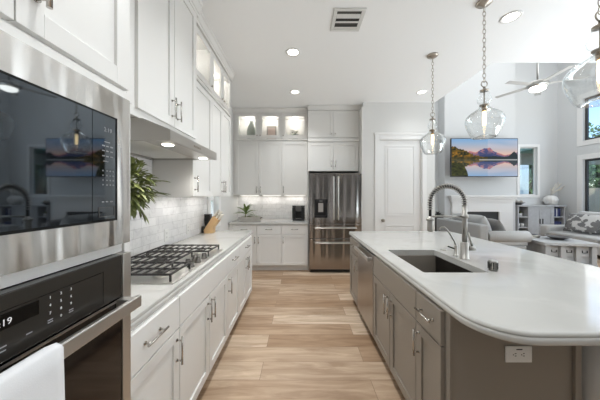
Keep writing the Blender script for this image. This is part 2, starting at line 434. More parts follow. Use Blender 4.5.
def countertop(name, x0, x1, y0, y1, rad, z0, z1, hole=None):
    b = MB(); bm = b.bm
    prof = [(0.016, z1), (0.011, z1-0.0012), (0.007, z1-0.0045), (0.005, z1-0.010), (0.005, z1-0.014), (0.0075, z1-0.0165), (0.0065, z1-0.018), (0.0015, z1-0.0205), (0.0, z1-0.026), (0.0, z0+0.010), (0.003, z0+0.003), (0.009, z0)]
    rings = [[bm.verts.new((x, y, z)) for x, y in rrect(x0, x1, y0, y1, rad, d)] for d, z in prof]
    n = len(rings[0])
    for A, C in zip(rings[:-1], rings[1:]):
        for k in range(n):
            f = bm.faces.new((A[k], A[(k+1) % n], C[(k+1) % n], C[k])); f.smooth = True
    hr = []
    if hole:
        hx0, hx1, hy0, hy1 = hole
        for z in (z1, z0):
            hr.append([bm.verts.new((x, y, z)) for x, y in rrect(hx0, hx1, hy0, hy1, (0.012,)*4, seg=3)])
        m = len(hr[0])
        for k in range(m): bm.faces.new((hr[0][k], hr[0][(k+1) % m], hr[1][(k+1) % m], hr[1][k]))
    for idx, ring in ((0, rings[0]), (1, rings[-1])):
        es = [bm.edges.get((ring[k], ring[(k+1) % n])) for k in range(n)]
        if hole:
            h = hr[idx]; es += [bm.edges.get((h[k], h[(k+1) % len(h)])) for k in range(len(h))]
            bmesh.ops.triangle_fill(bm, edges=es, use_beauty=True, normal=(0, 0, 1 if idx == 0 else -1))
        else:
            bm.faces.new(ring)
    return b.build(name, M_quartz)

def shaker(F, u0, u1, v0, v1, name, m, parent, t=0.02, st=0.055, rec=0.010, glass_pane=False):
    b = MB()
    b.fbox(F, u0, u0+st, v0, v1, 0, t, 0.0012); b.fbox(F, u1-st, u1, v0, v1, 0, t, 0.0012)
    b.fbox(F, u0+st, u1-st, v0, v0+st, 0, t, 0.0012); b.fbox(F, u0+st, u1-st, v1-st, v1, 0, t, 0.0012)
    if not glass_pane:
        b.fbox(F, u0+st-0.004, u1-st+0.004, v0+st-0.004, v1-st+0.004, 0.001, t-rec)
    d = b.build(name, m, parent)
    if glass_pane:
        MB().fbox(F, u0+st-0.003, u1-st+0.003, v0+st-0.003, v1-st+0.003, 0.007, 0.011).build('pane', M_cabglass, d)
    return d
def slab(F, u0, u1, v0, v1, name, m, parent, t=0.02):
    return MB().fbox(F, u0, u1, v0, v1, 0, t, 0.0018).build(name, m, parent)
def pull(F, u, v, length, axis, parent, t=0.02, m=None, r=0.0055, so=0.03):
    b = MB(); h = length/2; q = h*0.72
    du = (1, 0) if axis == 'u' else (0, 1)
    P = lambda s, w_: F @ Vector((u+du[0]*s, v+du[1]*s, w_))
    for s in (-q, q):
        b.cyl(P(s, t), P(s, t+0.004), 0.0085, 0.0085, 14); b.cyl(P(s, t+0.003), P(s, t+so), r*0.85, r*0.85, 12)
    b.cyl(P(-h, t+so), P(h, t+so), r, r, 14)
    return b.build('handle', m or M_nickel, parent)
def knob(F, u, v, parent, t=0.02):
    b = MB(); b.cyl(F @ Vector((u, v, t)), F @ Vector((u, v, t+0.014)), 0.005, 0.006, 12); b.cyl(F @ Vector((u, v, t+0.013)), F @ Vector((u, v, t+0.024)), 0.012, 0.010, 16)
    return b.build('knob', M_dnickel, parent)

# ================================================================== STRUCTURE
CZ = 3.14          # kitchen ceiling
LZ = 6.55          # living room ceiling
XW = -1.33         # range wall
YB = 5.12          # fridge wall
XR = 8.75          # window wall
YF = 8.15          # fireplace wall
EX = 2.5           # edge of the kitchen ceiling
EY = 3.12
YD = 4.45          # door wall face

def S(name, mb, m): return struct(mb.build(name, m))
S('floor', MB().box(XW-0.15, XR+0.15, -3.3, YF+0.15, -0.1, 0), M_floor)
S('ceiling', MB().box(XW-0.15, EX, -3.3, YB+0.12, CZ, LZ), M_ceil)
S('ceiling_dining', MB().box(EX+0.001, XR+0.15, -3.3, EY, CZ, LZ), M_ceil)
S('ceiling_living', MB().box(EX-0.12, XR+0.15, EY+0.001, YF+0.15, LZ+0.001, LZ+0.15), M_ceil)
S('wall_back', MB().box(XW, 1.17, YB, YB+0.12, 0, CZ), M_wall)
S('wall_pantry', MB().box(1.17, 1.462, YD, YD+0.12, 0, CZ).box(2.264, EX, YD, YD+0.12, 0, CZ).box(1.462, 2.264, YD, YD+0.12, 2.452, CZ).box(1.17, 1.29, YD+0.12, YB+0.12, 0, CZ), M_wall)
S('wall_living_left', MB().box(EX-0.12, EX, YD+0.121, YF, 0, LZ), M_lwall)
# range wall with the small window past the cabinets
WY0, WY1, WZ0, WZ1 = 3.53, 3.88, 1.02, 2.2
S('wall_left', MB().box(XW-0.15, XW, -3.3, WY0, 0, CZ).box(XW-0.15, XW, WY1, YB+0.12, 0, CZ).box(XW-0.15, XW, WY0, WY1, 0, WZ0).box(XW-0.15, XW, WY0, WY1, WZ1, CZ), M_wall)
S('wall_rear', MB().box(XW-0.15, XR+0.15, -3.45, -3.3, 0, CZ), M_rear)
S('backsplash', MB().box(XW, XW+0.01, 0.84, 3.40, 0.915, 1.40).box(XW, XW+0.01, 0.84, 2.135, 1.40, 1.73), M_tileL)
S('backsplash_back', MB().box(XW, 0.15, YB-0.01, YB, 0.915, 1.415), M_tileB)

# fireplace wall with its window
FW = (7.45, 8.05, 1.43, 3.06)
b = MB(); b.box(EX-0.12, FW[0], YF, YF+0.15, 0, LZ).box(FW[1], XR+0.15, YF, YF+0.15, 0, LZ).box(FW[0], FW[1], YF, YF+0.15, 0, FW[2]).box(FW[0], FW[1], YF, YF+0.15, FW[3], LZ)
S('wall_far', b, M_lwall)
# window wall, two rows of windows
WIN = [(5.80, 7.42, 0.72, 2.52), (5.80, 7.42, 3.10, 4.40), (3.55, 5.17, 0.72, 2.52), (3.55, 5.17, 3.10, 4.40)]
b = MB()
b.box(XR, XR+0.15, -3.3, 3.55, 0, LZ).box(XR, XR+0.15, 5.17, 5.80, 0, LZ).box(XR, XR+0.15, 7.42, YF, 0, LZ)
for y0, y1 in ((3.55, 5.17), (5.80, 7.42)):
    b.box(XR, XR+0.15, y0, y1, 0, 0.72).box(XR, XR+0.15, y0, y1, 2.52, 3.10).box(XR, XR+0.15, y0, y1, 4.40, LZ)
S('wall_right', b, M_lwall)

def window(n, F, u0, u1, v0, v1, label, cas=0.12, sash=0.05, bar=None, depth=0.15):
    o = struct(MB().fbox(F, u0-cas, u0, v0-cas, v1+cas, 0, 0.022, 0.003).fbox(F, u1, u1+cas, v0-cas, v1+cas, 0, 0.022, 0.003)
        .fbox(F, u0, u1, v1, v1+cas, 0, 0.022, 0.003).fbox(F, u0, u1, v0-cas, v0, 0, 0.022, 0.003).build('window_%d' % n, M_trim), label, 'window')
    b = MB(); w0, w1 = -0.11, -0.06
    b.fbox(F, u0, u0+sash, v0, v1, w0, w1).fbox(F, u1-sash, u1, v0, v1, w0, w1).fbox(F, u0+sash, u1-sash, v0, v0+sash, w0, w1).fbox(F, u0+sash, u1-sash, v1-sash, v1, w0, w1)
    if bar is not None: b.fbox(F, u0+sash, u1-sash, bar-0.025, bar+0.025, w0, w1)
    b.build('sash', M_frame if n >= 3 else M_trim, o)
    MB().fbox(F, u0+sash*0.8, u1-sash*0.8, v0+sash*0.8, v1-sash*0.8, -0.088, -0.082).build('pane', M_pane, o)
    return o
window(1, FL(XW), WY0, WY1, WZ0, WZ1, 'narrow white framed window in the range wall behind the knife block', cas=0.10, sash=0.03, bar=1.36)
window(2, FB(YF), *FW, 'tall narrow white framed window between the television and the corner', cas=0.085, sash=0.03)
lab = ['lower living room window behind the right sofa', 'upper living room window showing blue sky and tree', 'lower living room window nearer the kitchen', 'upper living room window nearer the kitchen']
for i, (y0, y1, z0, z1) in enumerate(WIN):
    window(3+i, FI(XR), y0, y1, z0, z1, lab[i], cas=0.15, sash=0.06)

# pantry door
d = struct(MB().box(1.477, 2.249, YD+0.03, YD+0.07, 0.01, 2.44).build('door_1', M_trim), 'white two-panel door between the refrigerator and the living room', 'door')
F = FB(YD+0.03)
b = MB()
for v0, v1 in ((1.03, 2.34), (0.16, 0.86)):
    u0, u1 = 1.585, 2.141
    b.fbox(F, u0, u0+0.02, v0, v1, -0.001, 0.008, 0.003).fbox(F, u1-0.02, u1, v0, v1, -0.001, 0.008, 0.003).fbox(F, u0+0.02, u1-0.02, v0, v0+0.02, -0.001, 0.008, 0.003).fbox(F, u0+0.02, u1-0.02, v1-0.02, v1, -0.001, 0.008, 0.003)
    b.fbox(F, u0+0.05, u1-0.05, v0+0.05, v1-0.05, -0.001, 0.006, 0.004)
b.build('panel_moulding', M_trim, d)
b = MB(); b.lathe([(0, 0.0), (0.03, 0.0), (0.03, 0.008), (0.012, 0.012), (0.010, 0.03), (0.026, 0.04), (0.03, 0.052), (0.022, 0.066), (0, 0.07)], (1.545, YD+0.03, 0.95), 20, Euler((R(90), 0, 0)).to_matrix())
b.build('door_knob', M_dnickel, d)
b = MB(); F = FB(YD)
for (u0, u1, v0, v1) in ((1.385, 1.462, 0, 2.53), (2.264, 2.341, 0, 2.53), (1.462, 2.264, 2.452, 2.53)):
    b.fbox(F, u0, u1, v0, v1, 0, 0.016, 0.003)
b.fbox(F, 1.375, 2.351, 2.53, 2.575, 0, 0.026, 0.004)
b.box(1.462, 1.476, YD, YD+0.12, 0, 2.452).box(2.25, 2.264, YD, YD+0.12, 0, 2.452).box(1.476, 2.25, YD, YD+0.12, 2.441, 2.452)
S('trim_1', b, M_trim)
b = MB().box(1.175, 1.385, YD-0.014, YD, 0, 0.13, 0.003).box(2.341, 2.5, YD-0.014, YD, 0, 0.13, 0.003)
S('baseboard_pantry', b, M_trim)
S('baseboard_far', MB().box(EX, 4.4, YF-0.014, YF, 0, 0.13, 0.003).box(6.7, XR, YF-0.014, YF, 0, 0.13, 0.003), M_trim)
S('baseboard_left', MB().box(XW, XW+0.014, 3.46, 4.40, 0, 0.13, 0.003), M_trim)

# crown mouldings along the cabinet tops
cr = lambda z0, pr: [(-0.02, z0), (0.012, z0), (0.012, z0+0.022), (0.022, z0+0.03), (pr*0.75, CZ-0.035), (pr, CZ-0.025), (pr, CZ-0.002), (-0.02, CZ-0.002)]
b = MB(); b.prism(FL(-0.925), cr(3.02, 0.05), 1.27, 2.12+0.05); b.prism(frame((0, 2.12, 0), (1, 0, 0), (0, 0, 1), (0, 1, 0)), cr(3.02, 0.05), -1.0, -0.925)
S('trim_2', b, M_cab)
b = MB(); b.prism(FL(-0.965), cr(3.02, 0.045), 2.175, 3.345+0.045); b.prism(frame((0, 3.345, 0), (1, 0, 0), (0, 0, 1), (0, 1, 0)), cr(3.02, 0.045), -1.325, -0.965)
S('trim_3', b, M_cab)
S('trim_4', MB().prism(FB(4.755), cr(3.05, 0.045), -1.325, 0.149), M_cab)
S('trim_5', MB().prism(FB(4.625), cr(3.05, 0.045), 0.151, 1.168), M_cab)
S('trim_6', MB().prism(FL(-0.58), cr(3.02, 0.05), 0.18, 0.828), M_cab)

# ================================================================== RANGE-WALL RUN (left)
BX = -0.68   # cabinet box front; doors are 2 cm proud of it
def base_body(F, a0, a1, depth, m, parent, hollow=False):
    b = MB()
    if hollow:
        b.fbox(F, a0, a0+0.018, 0.11, 0.867, -depth, 0).fbox(F, a1-0.018, a1, 0.11, 0.867, -depth, 0).fbox(F, a0+0.018, a1-0.018, 0.11, 0.128, -depth, 0)
        b.fbox(F, a0+0.018, a1-0.018, 0.128, 0.867, -depth, -depth+0.012).fbox(F, a0+0.018, a1-0.018, 0.85, 0.867, -0.02, 0)
        b.fbox(F, a0+0.018, a1-0.018, 0.128, 0.85, -0.012, -0.004)
    else:
        b.fbox(F, a0, a1, 0.11, 0.867, -depth, 0)
    b.build('cabinet_box', m, parent)
    MB().fbox(F, a0, a1, 0.001, 0.11, -depth, -0.06).build('toe_kick', m, parent)

def base_unit(F, a0, a1, label, m, depth, loc, top='drawer', doors=1, hside='r', group=None, hollow=False, hl=0.15, dh=True, hm=None):
    t = thing('base_cabinet', label, 'cabinet', loc, group)
    g = 0.0035
    base_body(F, a0+0.0005, a1-0.0005, depth, m, t, hollow)
    f = slab(F, a0+g, a1-g, 0.695, 0.860, 'drawer' if dh else 'false_front', m, t)
    if dh: pull(F, (a0+a1)/2, 0.785, min(hl, (a1-a0)*0.6), 'u', f, m=hm)
    if doors == 1:
        dd = shaker(F, a0+g, a1-g, 0.115, 0.688, 'door', m, t, st=min(0.057, (a1-a0)*0.24))
        pull(F, (a1-0.035) if hside == 'r' else (a0+0.035), 0.585, hl, 'v', dd, m=hm)
    else:
        mid = (a0+a1)/2
        dd = shaker(F, a0+g, mid-g, 0.115, 0.688, 'door', m, t); pull(F, mid-0.035, 0.585, hl, 'v', dd, m=hm)
        dd = shaker(F, mid+g, a1-g, 0.115, 0.688, 'door', m, t); pull(F, mid+0.035, 0.585, hl, 'v', dd, m=hm)
    return t
GL = 'white base cabinets along the range wall'
F = FL(BX)
dL = 0.635
base_unit(F, 0.831, 1.318, 'white base cabinet with one drawer beside the oven tower', M_cab, dL, (-1.0, 1.09, 0), hside='r', group=GL)
base_unit(F, 1.318, 2.18, 'wide white base cabinet with two doors under the cooktop', M_cab, dL, (-1.0, 1.75, 0), doors=2, dh=False, group=GL)
base_unit(F, 2.18, 2.614, 'narrow white base cabinet just past the cooktop', M_cab, dL, (-1.0, 2.4, 0), hside='l', group=GL)
base_unit(F, 2.614, 3.30, 'white two-door base cabinet at the open end of the range run', M_cab, dL, (-1.0, 2.95, 0), doors=2, group=GL)
o = countertop('countertop', -1.319, -0.674, 0.831, 3.42, (0.004, 0.004, 0.012, 0.004), 0.868, 0.914)
tag(o, 'long white quartz countertop holding the gas cooktop', 'countertop')

# oven tower
TY0, TY1 = 0.18, 0.828
t = thing('oven_cabinet', 'tall white cabinet tower housing the microwave and wall oven', 'cabinet', (-0.95, 0.5, 0))
b = MB()
b.box(-1.329, -0.60, TY0, 0.185, 0.11, 3.02).box(-1.329, -0.60, 0.80, TY1, 0.11, 3.02)
b.box(-1.329, -1.315, 0.185, 0.80, 0.11, 3.02).box(-1.315, -0.60, 0.185, 0.80, 0.11, 0.40)
b.box(-1.315, -0.59, 0.185, 0.80, 1.2285, 1.2605).box(-1.315, -0.60, 0.185, 0.80, 1.727, 3.02)
b.box(-0.60, -0.575, TY0, 0.823, 1.727, 1.752, 0.001).box(-0.60, -0.582, 0.7955, 0.823, 0.4, 1.727)
b.build('cabinet_box', M_cab, t)
MB().box(-1.329, -0.67, TY0, TY1, 0.001, 0.11).build('toe_kick', M_cab, t)
F = FL(-0.60)
dd = shaker(F, TY0+0.002, 0.487, 1.769, 3.0, 'door', M_cab, t); pull(F, 0.452, 1.90, 0.15, 'v', dd)
dd = shaker(F, 0.490, 0.817, 1.769, 3.0, 'door', M_cab, t); pull(F, 0.527, 1.90, 0.15, 'v', dd)
dr = slab(F, TY0+0.002, 0.82, 0.115, 0.385, 'drawer', M_cab, t); pull(F, 0.49, 0.30, 0.15, 'u', dr)

def text_mesh(s, size, F, u, v, w_, m, name, parent, align='CENTER'):
    c = bpy.data.curves.new('lettering', 'FONT'); c.body = s; c.size = size; c.align_x = align; c.align_y = 'CENTER'; c.extrude = 0.00015; c.resolution_u = 2
    tmp = bpy.data.objects.new('lettering', c); COL.objects.link(tmp)
    dg = bpy.context.evaluated_depsgraph_get()
    me = bpy.data.meshes.new_from_object(tmp.evaluated_get(dg))
    bpy.data.objects.remove(tmp); bpy.data.curves.remove(c)
    off = world_loc(parent)
    for vtx in me.vertices:
        vtx.co = F @ Vector((u + vtx.co.x, v + vtx.co.y, w_ + vtx.co.z)) - off
    me.materials.clear(); me.materials.append(m); me.name = name
    o = bpy.data.objects.new(name, me); COL.objects.link(o); o.parent = parent
    return o

# microwave
t = thing('microwave', 'built-in stainless microwave with dark mirror glass above the wall oven', 'microwave', (-0.6, 0.49, 1.262))
MX = -0.56
F = FL(MX)
b = MB(); y0, y1, z0, z1 = 0.192, 0.790, 1.2615, 1.7235; gy0, gy1, gz0, gz1 = 0.25, 0.732, 1.338, 1.647
for (u0, u1, v0, v1) in ((y0, gy0, z0, z1), (gy1, y1, z0, z1), (gy0, gy1, z0, gz0), (gy0, gy1, gz1, z1)):
    b.fbox(F, u0, u1, v0, v1, -0.028, 0)
b.build('trim_frame', M_steel, t)
MB().box(-1.10, MX-0.03, 0.21, 0.775, 1.28, 1.705).build('housing', M_dark, t)
b = MB(); g = 0.004
for (u0, u1, v0, v1) in ((gy0, gy0+g, gz0, gz1), (gy1-g, gy1, gz0, gz1), (gy0, gy1, gz0, gz0+g*1.6), (gy0, gy1, gz1-g, gz1)):
    b.fbox(F, u0, u1, v0, v1, -0.02, 0.003)
b.build('bezel', M_black, t)
MB().fbox(F, gy0+g, 0.6445, gz0+g*1.6, gz1-g, -0.015, 0.0015).build('door_glass', M_mw, t)
cp = MB().fbox(F, 0.6463, gy1-g, gz0+g*1.6, gz1-g, -0.015, 0.0015).build('control_panel', M_mw, t)
def mk(u, v, du, dv=0.0022):
    MB().fbox(F, u-du/2, u+du/2, v-dv/2, v+dv/2, 0.0016, 0.0021).build('lettering', M_mark2, cp)
for v in (1.555, 1.541, 1.526): [mk(u, v, 0.009, 0.003) for u in (0.682, 0.696, 0.711)]
mk(0.695, 1.567, 0.02); mk(0.69, 1.511, 0.018)
for i in range(4):
    for u in (0.680, 0.694, 0.706, 0.717): mk(u, 1.484-i*0.0135, 0.0035, 0.0035)
for u in (0.680, 0.694, 0.710): mk(u, 1.395, 0.008, 0.0028)
text_mesh('2:19', 0.017, F, 0.698, 1.602, 0.0017, M_mark2, 'clock_digits', cp)
b = MB(); u0, u1, v0, v1 = 0.665, 0.722, 1.352, 1.38
for q in ((u0, u1, v0, v0+0.0015), (u0, u1, v1-0.0015, v1), (u0, u0+0.0015, v0, v1), (u1-0.0015, u1, v0, v1)):
    b.fbox(F, q[0], q[1], q[2], q[3], 0.0014, 0.003)
b.build('door_button', M_greypl, cp)

# wall oven
t = thing('wall_oven', 'built-in wall oven with black control panel and steel handle', 'oven', (-0.6, 0.49, 0.42))
F = FL(MX)
MB().box(-1.15, -0.598, 0.21, 0.785, 0.42, 1.222).build('housing', M_dark, t)
MB().fbox(F, 0.192, 0.222, 0.415, 1.2275, -0.035, -0.002).fbox(F, 0.760, 0.795, 0.415, 1.2275, -0.035, 0.0, 0.001).fbox(F, 0.222, 0.760, 0.415, 0.44, -0.035, -0.002).build('side_trim', M_plain, t)
cp = MB().fbox(F, 0.224, 0.758, 1.097, 1.2265, -0.03, -0.001, 0.002).build('control_panel', M_panel, t)
b = MB()
for q in ((0.23, 0.685, 1.1935, 1.195), (0.6835, 0.685, 1.105, 1.1935)): b.fbox(F, *q, -0.0012, -0.0006)
b.build('panel_outline', M_black, cp)
ds = MB().fbox(F, 0.30, 0.515, 1.159, 1.189, -0.002, 0.0002).build('display', M_disp, cp)
text_mesh('12:19', 0.018, F, 0.447, 1.1715, 0.0004, M_mark, 'clock_digits', ds)
keys = ['123', '456', '789']
for r_ in range(3):
    for c_ in range(3):
        text_mesh(keys[r_][c_], 0.0085, F, 0.539+0.0245*c_, 1.184-0.0175*r_, -0.0007, M_mark, 'key_digit', cp)
text_mesh('0', 0.0085, F, 0.5635, 1.1315, -0.0007, M_mark, 'key_digit', cp)
for u, v, du in ((0.539, 1.134, 0.011), (0.539, 1.129, 0.011), (0.588, 1.134, 0.011), (0.588, 1.129, 0.011), (0.497, 1.128, 0.011), (0.452, 1.127, 0.013), (0.452, 1.119, 0.011)):
    MB().fbox(F, u-du/2, u+du/2, v-0.0011, v+0.0011, -0.0008, -0.0003).build('lettering', M_mark2, cp)
dr = MB().fbox(F, 0.224, 0.758, 0.45, 1.091, -0.03, -0.002, 0.002).build('door', M_ovenglass, t)
MB().fbox(F, 0.224, 0.758, 1.086, 1.0915, -0.0025, 0.0005).build('door_top_trim', M_plain, dr)
b = MB(); b.fbox(F, 0.205, 0.765, 1.062, 1.098, 0.042, 0.056, 0.003)
for u in (0.222, 0.745): b.fbox(F, u-0.014, u+0.014, 1.066, 1.094, -0.001, 0.043, 0.002)
b.build('handle', M_plain, dr)

# towel over the oven handle
b = MB(); bm = b.bm
nu, path = 16, []
xf, xb = MX+0.0605, MX+0.038
for k in range(9): path.append((xb, 0.86 + (1.062-0.86)*k/8 + 0.035))
path += [(xb+0.003, 1.1015), (MX+0.049, 1.1045), (xf-0.003, 1.1015)]
for k in range(14): path.append((xf, 1.097 - 0.45*k/13))
grid = []
for i in range(nu+1):
    uu = 0.27 + (0.503-0.27)*i/nu; row = []
    for k, (x, z) in enumerate(path):
        dropk = max(0, k-11)/14
        wv = 0.004*math.sin(uu*42+0.6)*dropk if k > 11 else 0
        edge = 0.010*(dropk) if i == nu else 0
        row.append(bm.verts.new((x + max(0, wv)+0.004*dropk, uu + edge*0.8, z - (0.003 if i == nu and 8 < k < 13 else 0))))
    grid.append(row)
for i in range(nu):
    for k in range(len(path)-1):
        f = bm.faces.new((grid[i][k], grid[i+1][k], grid[i+1][k+1], grid[i][k+1])); f.smooth = True
o = b.build('dish_towel', M_towel)
md = o.modifiers.new('thickness', 'SOLIDIFY'); md.thickness = 0.003; md.offset = 1
tag(o, 'white dish towel draped over the oven door handle', 'towel')

# cabinet above the hood
t = thing('hood_cabinet', 'deep white two-door wall cabinet directly above the range hood', 'cabinet', (-1.1, 1.7, 1.86))
MB().box(-1.329, -0.925+0.0, 1.28, 2.12, 1.86, 3.02, 0.001).build('cabinet_box', M_cab, t)
F = FL(-0.925); 
F2 = FL(-0.945)
dd = shaker(F2, 1.345, 1.732, 1.907, 3.0, 'door', M_cab, t, t=0.038, st=0.06); pull(F2, 1.70, 2.03, 0.15, 'v', dd, t=0.038)
dd = shaker(F2, 1.737, 2.105, 1.907, 3.0, 'door', M_cab, t, t=0.038, st=0.06); pull(F2, 1.775, 2.03, 0.15, 'v', dd, t=0.038)

# range hood
t = thing('range_hood', 'slim stainless under-cabinet range hood over the gas cooktop', 'range hood', (-1.0, 1.75, 1.73))
F = FL(0)
hy0, hy1 = 1.37, 2.13
b = MB(); b.prism(F, [(-1.318, 1.748), (-0.90, 1.748), (-0.90, 1.727), (-0.742, 1.727), (-0.74, 1.73), (-0.74, 1.79), (-0.90, 1.856), (-1.318, 1.856)], hy0, hy1)
b.build('hood_shell', M_hoodst, t)
b = MB(); b.box(-1.318, -0.90, hy0, hy0+0.012, 1.727, 1.748).box(-1.318, -0.90, hy1-0.012, hy1, 1.727, 1.748).box(-1.318, -1.29, hy0+0.012, hy1-0.012, 1.727, 1.748).build('rim', M_hoodst, t)
b = MB()
for a in range(2):
    ya = hy0+0.02+a*0.365; b.box(-1.285, -0.915, ya, ya+0.355, 1.739, 1.7475, 0.002)
    for k in range(22): b.box(-1.275, -0.925, ya+0.012+k*0.0155, ya+0.019+k*0.0155, 1.7375, 1.7392)
b.build('filter', M_white, t)
for ly, lx in ((1.49, -0.82), (2.03, -0.82)):
    MB().lathe([(0, 1.7235), (0.03, 1.7235), (0.034, 1.7268), (0, 1.7268)], (lx, ly, 0), 24).build('hood_lamp', M_hoodl, t)
b = MB()
for k in range(5): b.fbox(FL(-0.74), 1.675+k*0.024, 1.69+k*0.024, 1.752, 1.766, -0.001, 0.003, 0.001)
b.build('control_buttons', M_dnickel, t)
for ly in (1.49, 2.03):
    d = bpy.data.lights.new('hood_light', 'SPOT'); d.energy = 7; d.spot_size = R(140); d.spot_blend = 0.8; d.shadow_soft_size = 0.03; d.color = (1, 0.97, 0.93)
    o = bpy.data.objects.new('hood_light', d); COL.objects.link(o); o.location = (-0.82, ly, 1.715)

# wall cabinets past the hood: lower doors with lit glass doors above
def stack_body(F, a0, a1, v0, vs, v1, depth, t):
    b = MB(); p = 0.018
    b.fbox(F, a0, a1, v0, vs, -depth, 0)
    b.fbox(F, a0, a0+p, vs, v1, -depth, 0).fbox(F, a1-p, a1, vs, v1, -depth, 0).fbox(F, a0+p, a1-p, v1-p, v1, -depth, 0).fbox(F, a0+p, a1-p, vs, v1-p, -depth, -depth+0.012)
    b.build('cabinet_box', M_cab, t)
    b = MB(); e = 0.0006
    b.fbox(F, a0+p+e, a1-p-e, vs+e, vs+0.006, -depth+0.013, -0.002).fbox(F, a0+p+e, a1-p-e, vs+0.006, v1-p-e, -depth+0.0125, -depth+0.0145)
    b.build('interior_lining', M_cabin, t)
    MB().fbox(F, a0, a1, vs+0.0, vs+0.028, 0, 0.026, 0.004).build('mid_moulding', M_cab, t)
    nl = max(1, round((a1-a0)/0.45))
    for i in range(nl):
        u = a0 + (a1-a0)*(i+0.5)/nl
        c = F @ Vector((u, v1-p-0.011, -depth*0.5))
        MB().lathe([(0, 0), (0.028, 0), (0.032, 0.009), (0, 0.0098)], c, 20).build('puck_light', M_puck, t)
        d = bpy.data.lights.new('puck', 'POINT'); d.energy = 1.15; d.shadow_soft_size = 0.03; d.color = (1, 0.99, 0.97)
        o = bpy.data.objects.new('puck', d); COL.objects.link(o); o.location = c - Vector((0, 0, 0.05))
F = FL(-0.985)
GU = 'white wall cabinets with glass upper doors past the hood'
t = thing('wall_cabinet', 'single-door wall cabinet with glass top right beside the range hood', 'cabinet', (-1.15, 2.4, 1.4), GU)
stack_body(F, 2.16, 2.6395, 1.40, 2.50, 3.02, 0.344, t)
dd = shaker(F, 2.162, 2.638, 1.405, 2.485, 'door', M_cab, t); pull(F, 2.20, 1.52, 0.15, 'v', dd)
dd = shaker(F, 2.162, 2.638, 2.545, 3.0, 'glass_door', M_cab, t, glass_pane=True); knob(F, 2.61, 2.60, dd)
t = thing('wall_cabinet', 'two-door wall cabinet with glass top at the end beside the small window', 'cabinet', (-1.15, 2.99, 1.4), GU)
stack_body(F, 2.6405, 3.34, 1.40, 2.50, 3.02, 0.344, t)
for (u0, u1, ku) in ((2.642, 2.989, 2.955), (2.992, 3.339, 3.026)):
    dd = shaker(F, u0, u1, 1.405, 2.485, 'door', M_cab, t, st=0.05); pull(F, ku, 1.52, 0.15, 'v', dd)
    dd = shaker(F, u0, u1, 2.545, 3.0, 'glass_door', M_cab, t, st=0.05, glass_pane=True); knob(F, ku, 2.60, dd)

for ya in (2.4, 2.99):
    area('undercab', (-1.2, ya, 1.395), (0, 0, 0), 0.03, 0.4, 0.55, (1, 0.97, 0.93))
# gas cooktop
cy0, cy1, cx0, cx1 = 1.345, 2.205, -1.25, -0.71
t = thing('gas_cooktop', 'stainless gas cooktop with black grates set in the left counter', 'cooktop', (-0.98, 1.78, 0.914))
b = MB(); b.box(cx0, cx1, cy0, cy1, 0.9142, 0.921, 0.003); b.build('steel_tray', M_cooktop, t)
def grate(x0, x1, y0, y1, nb):
    b = MB(); z0, z1, s = 0.956, 0.968, 0.010
    b.box(x0, x1, y0, y0+s, z0, z1, 0.002).box(x0, x1, y1-s, y1, z0, z1, 0.002).box(x0, x0+s, y0+s, y1-s, z0, z1, 0.002).box(x1-s, x1, y0+s, y1-s, z0, z1, 0.002)
    for k in range(nb):
        x = x0 + (x1-x0)*(k+1)/(nb+1); b.box(x-0.0035, x+0.0035, y0+s, y1-s, z0+0.003, z1)
    ym = (y0+y1)/2; b.box(x0+s, x1-s, ym-0.005, ym+0.005, z0-0.002, z1-0.003)
    for x in (x0, x1-s):
        for y in (y0, y1-s): b.box(x, x+s, y, y+s, 0.9212, z0+0.001, 0.001)
    return b.build('grate', M_iron, t)
gx0 = cx0+0.02
grate(gx0, -0.735, cy0+0.02, 1.615, 8); grate(gx0, -0.86, 1.622, 1.925, 6); grate(gx0, -0.735, 1.932, cy1-0.02, 8)
for (x, y, r_) in ((-0.86, 1.49, 0.04), (-1.12, 1.49, 0.032), (-1.03, 1.773, 0.055), (-0.86, 2.06, 0.036), (-1.12, 2.06, 0.04)):
    bu = MB().lathe([(0, 0.9212), (r_*1.25, 0.9212), (r_*1.2, 0.930), (r_, 0.935), (0, 0.935)], (x, y, 0), 24).build('burner', M_cooktop, t)
    MB().lathe([(0, 0.9352), (r_*0.85, 0.9352), (r_*0.85, 0.942), (r_*0.7, 0.945), (0, 0.945)], (x, y, 0), 24).build('burner_cap', M_iron, bu)
for (x, y) in ((-0.755, 1.66), (-0.80, 1.715), (-0.755, 1.773), (-0.80, 1.83), (-0.755, 1.888)):
    k = MB().lathe([(0, 0.9212), (0.024, 0.9212), (0.024, 0.927), (0.019, 0.929), (0.017, 0.953), (0.014, 0.956), (0, 0.956)], (x, y, 0), 22)
    k.box(x-0.014, x+0.014, y-0.004, y+0.004, 0.954, 0.961, 0.001)
    k.build('knob', M_sink, t)

# leafy plant behind the tower
t = thing('potted_plant', 'bushy green leafy plant in a pot behind the oven tower', 'plant', (-1.13, 1.24, 0.914))
MB().lathe([(0, 0.9145), (0.06, 0.9145), (0.085, 0.98), (0.088, 1.10), (0.065, 1.19), (0.055, 1.20), (0.05, 1.19), (0, 1.18)], (-1.13, 1.24, 0), 28).build('pot', M_ceramic, t)
b = MB(); bl = MB(); rnd = random.Random(5)
for k in range(30):
    a = rnd.uniform(0, 2*PI); u = rnd.uniform(-1, 1); q = math.sqrt(1-u*u); rr = rnd.uniform(0.55, 1)
    tip = Vector((-1.12, 1.51, 1.48)) + Vector((0.14*q*math.cos(a), 0.20*q*math.sin(a), 0.18*u))*rr
    base = Vector((-1.13+rnd.uniform(-0.02, 0.02), 1.24+rnd.uniform(-0.02, 0.02), 1.185))
    b.tube([base, base.lerp(tip, 0.5)+Vector((0, -0.02, 0.05)), tip], [0.004, 0.003, 0.0015], 5)
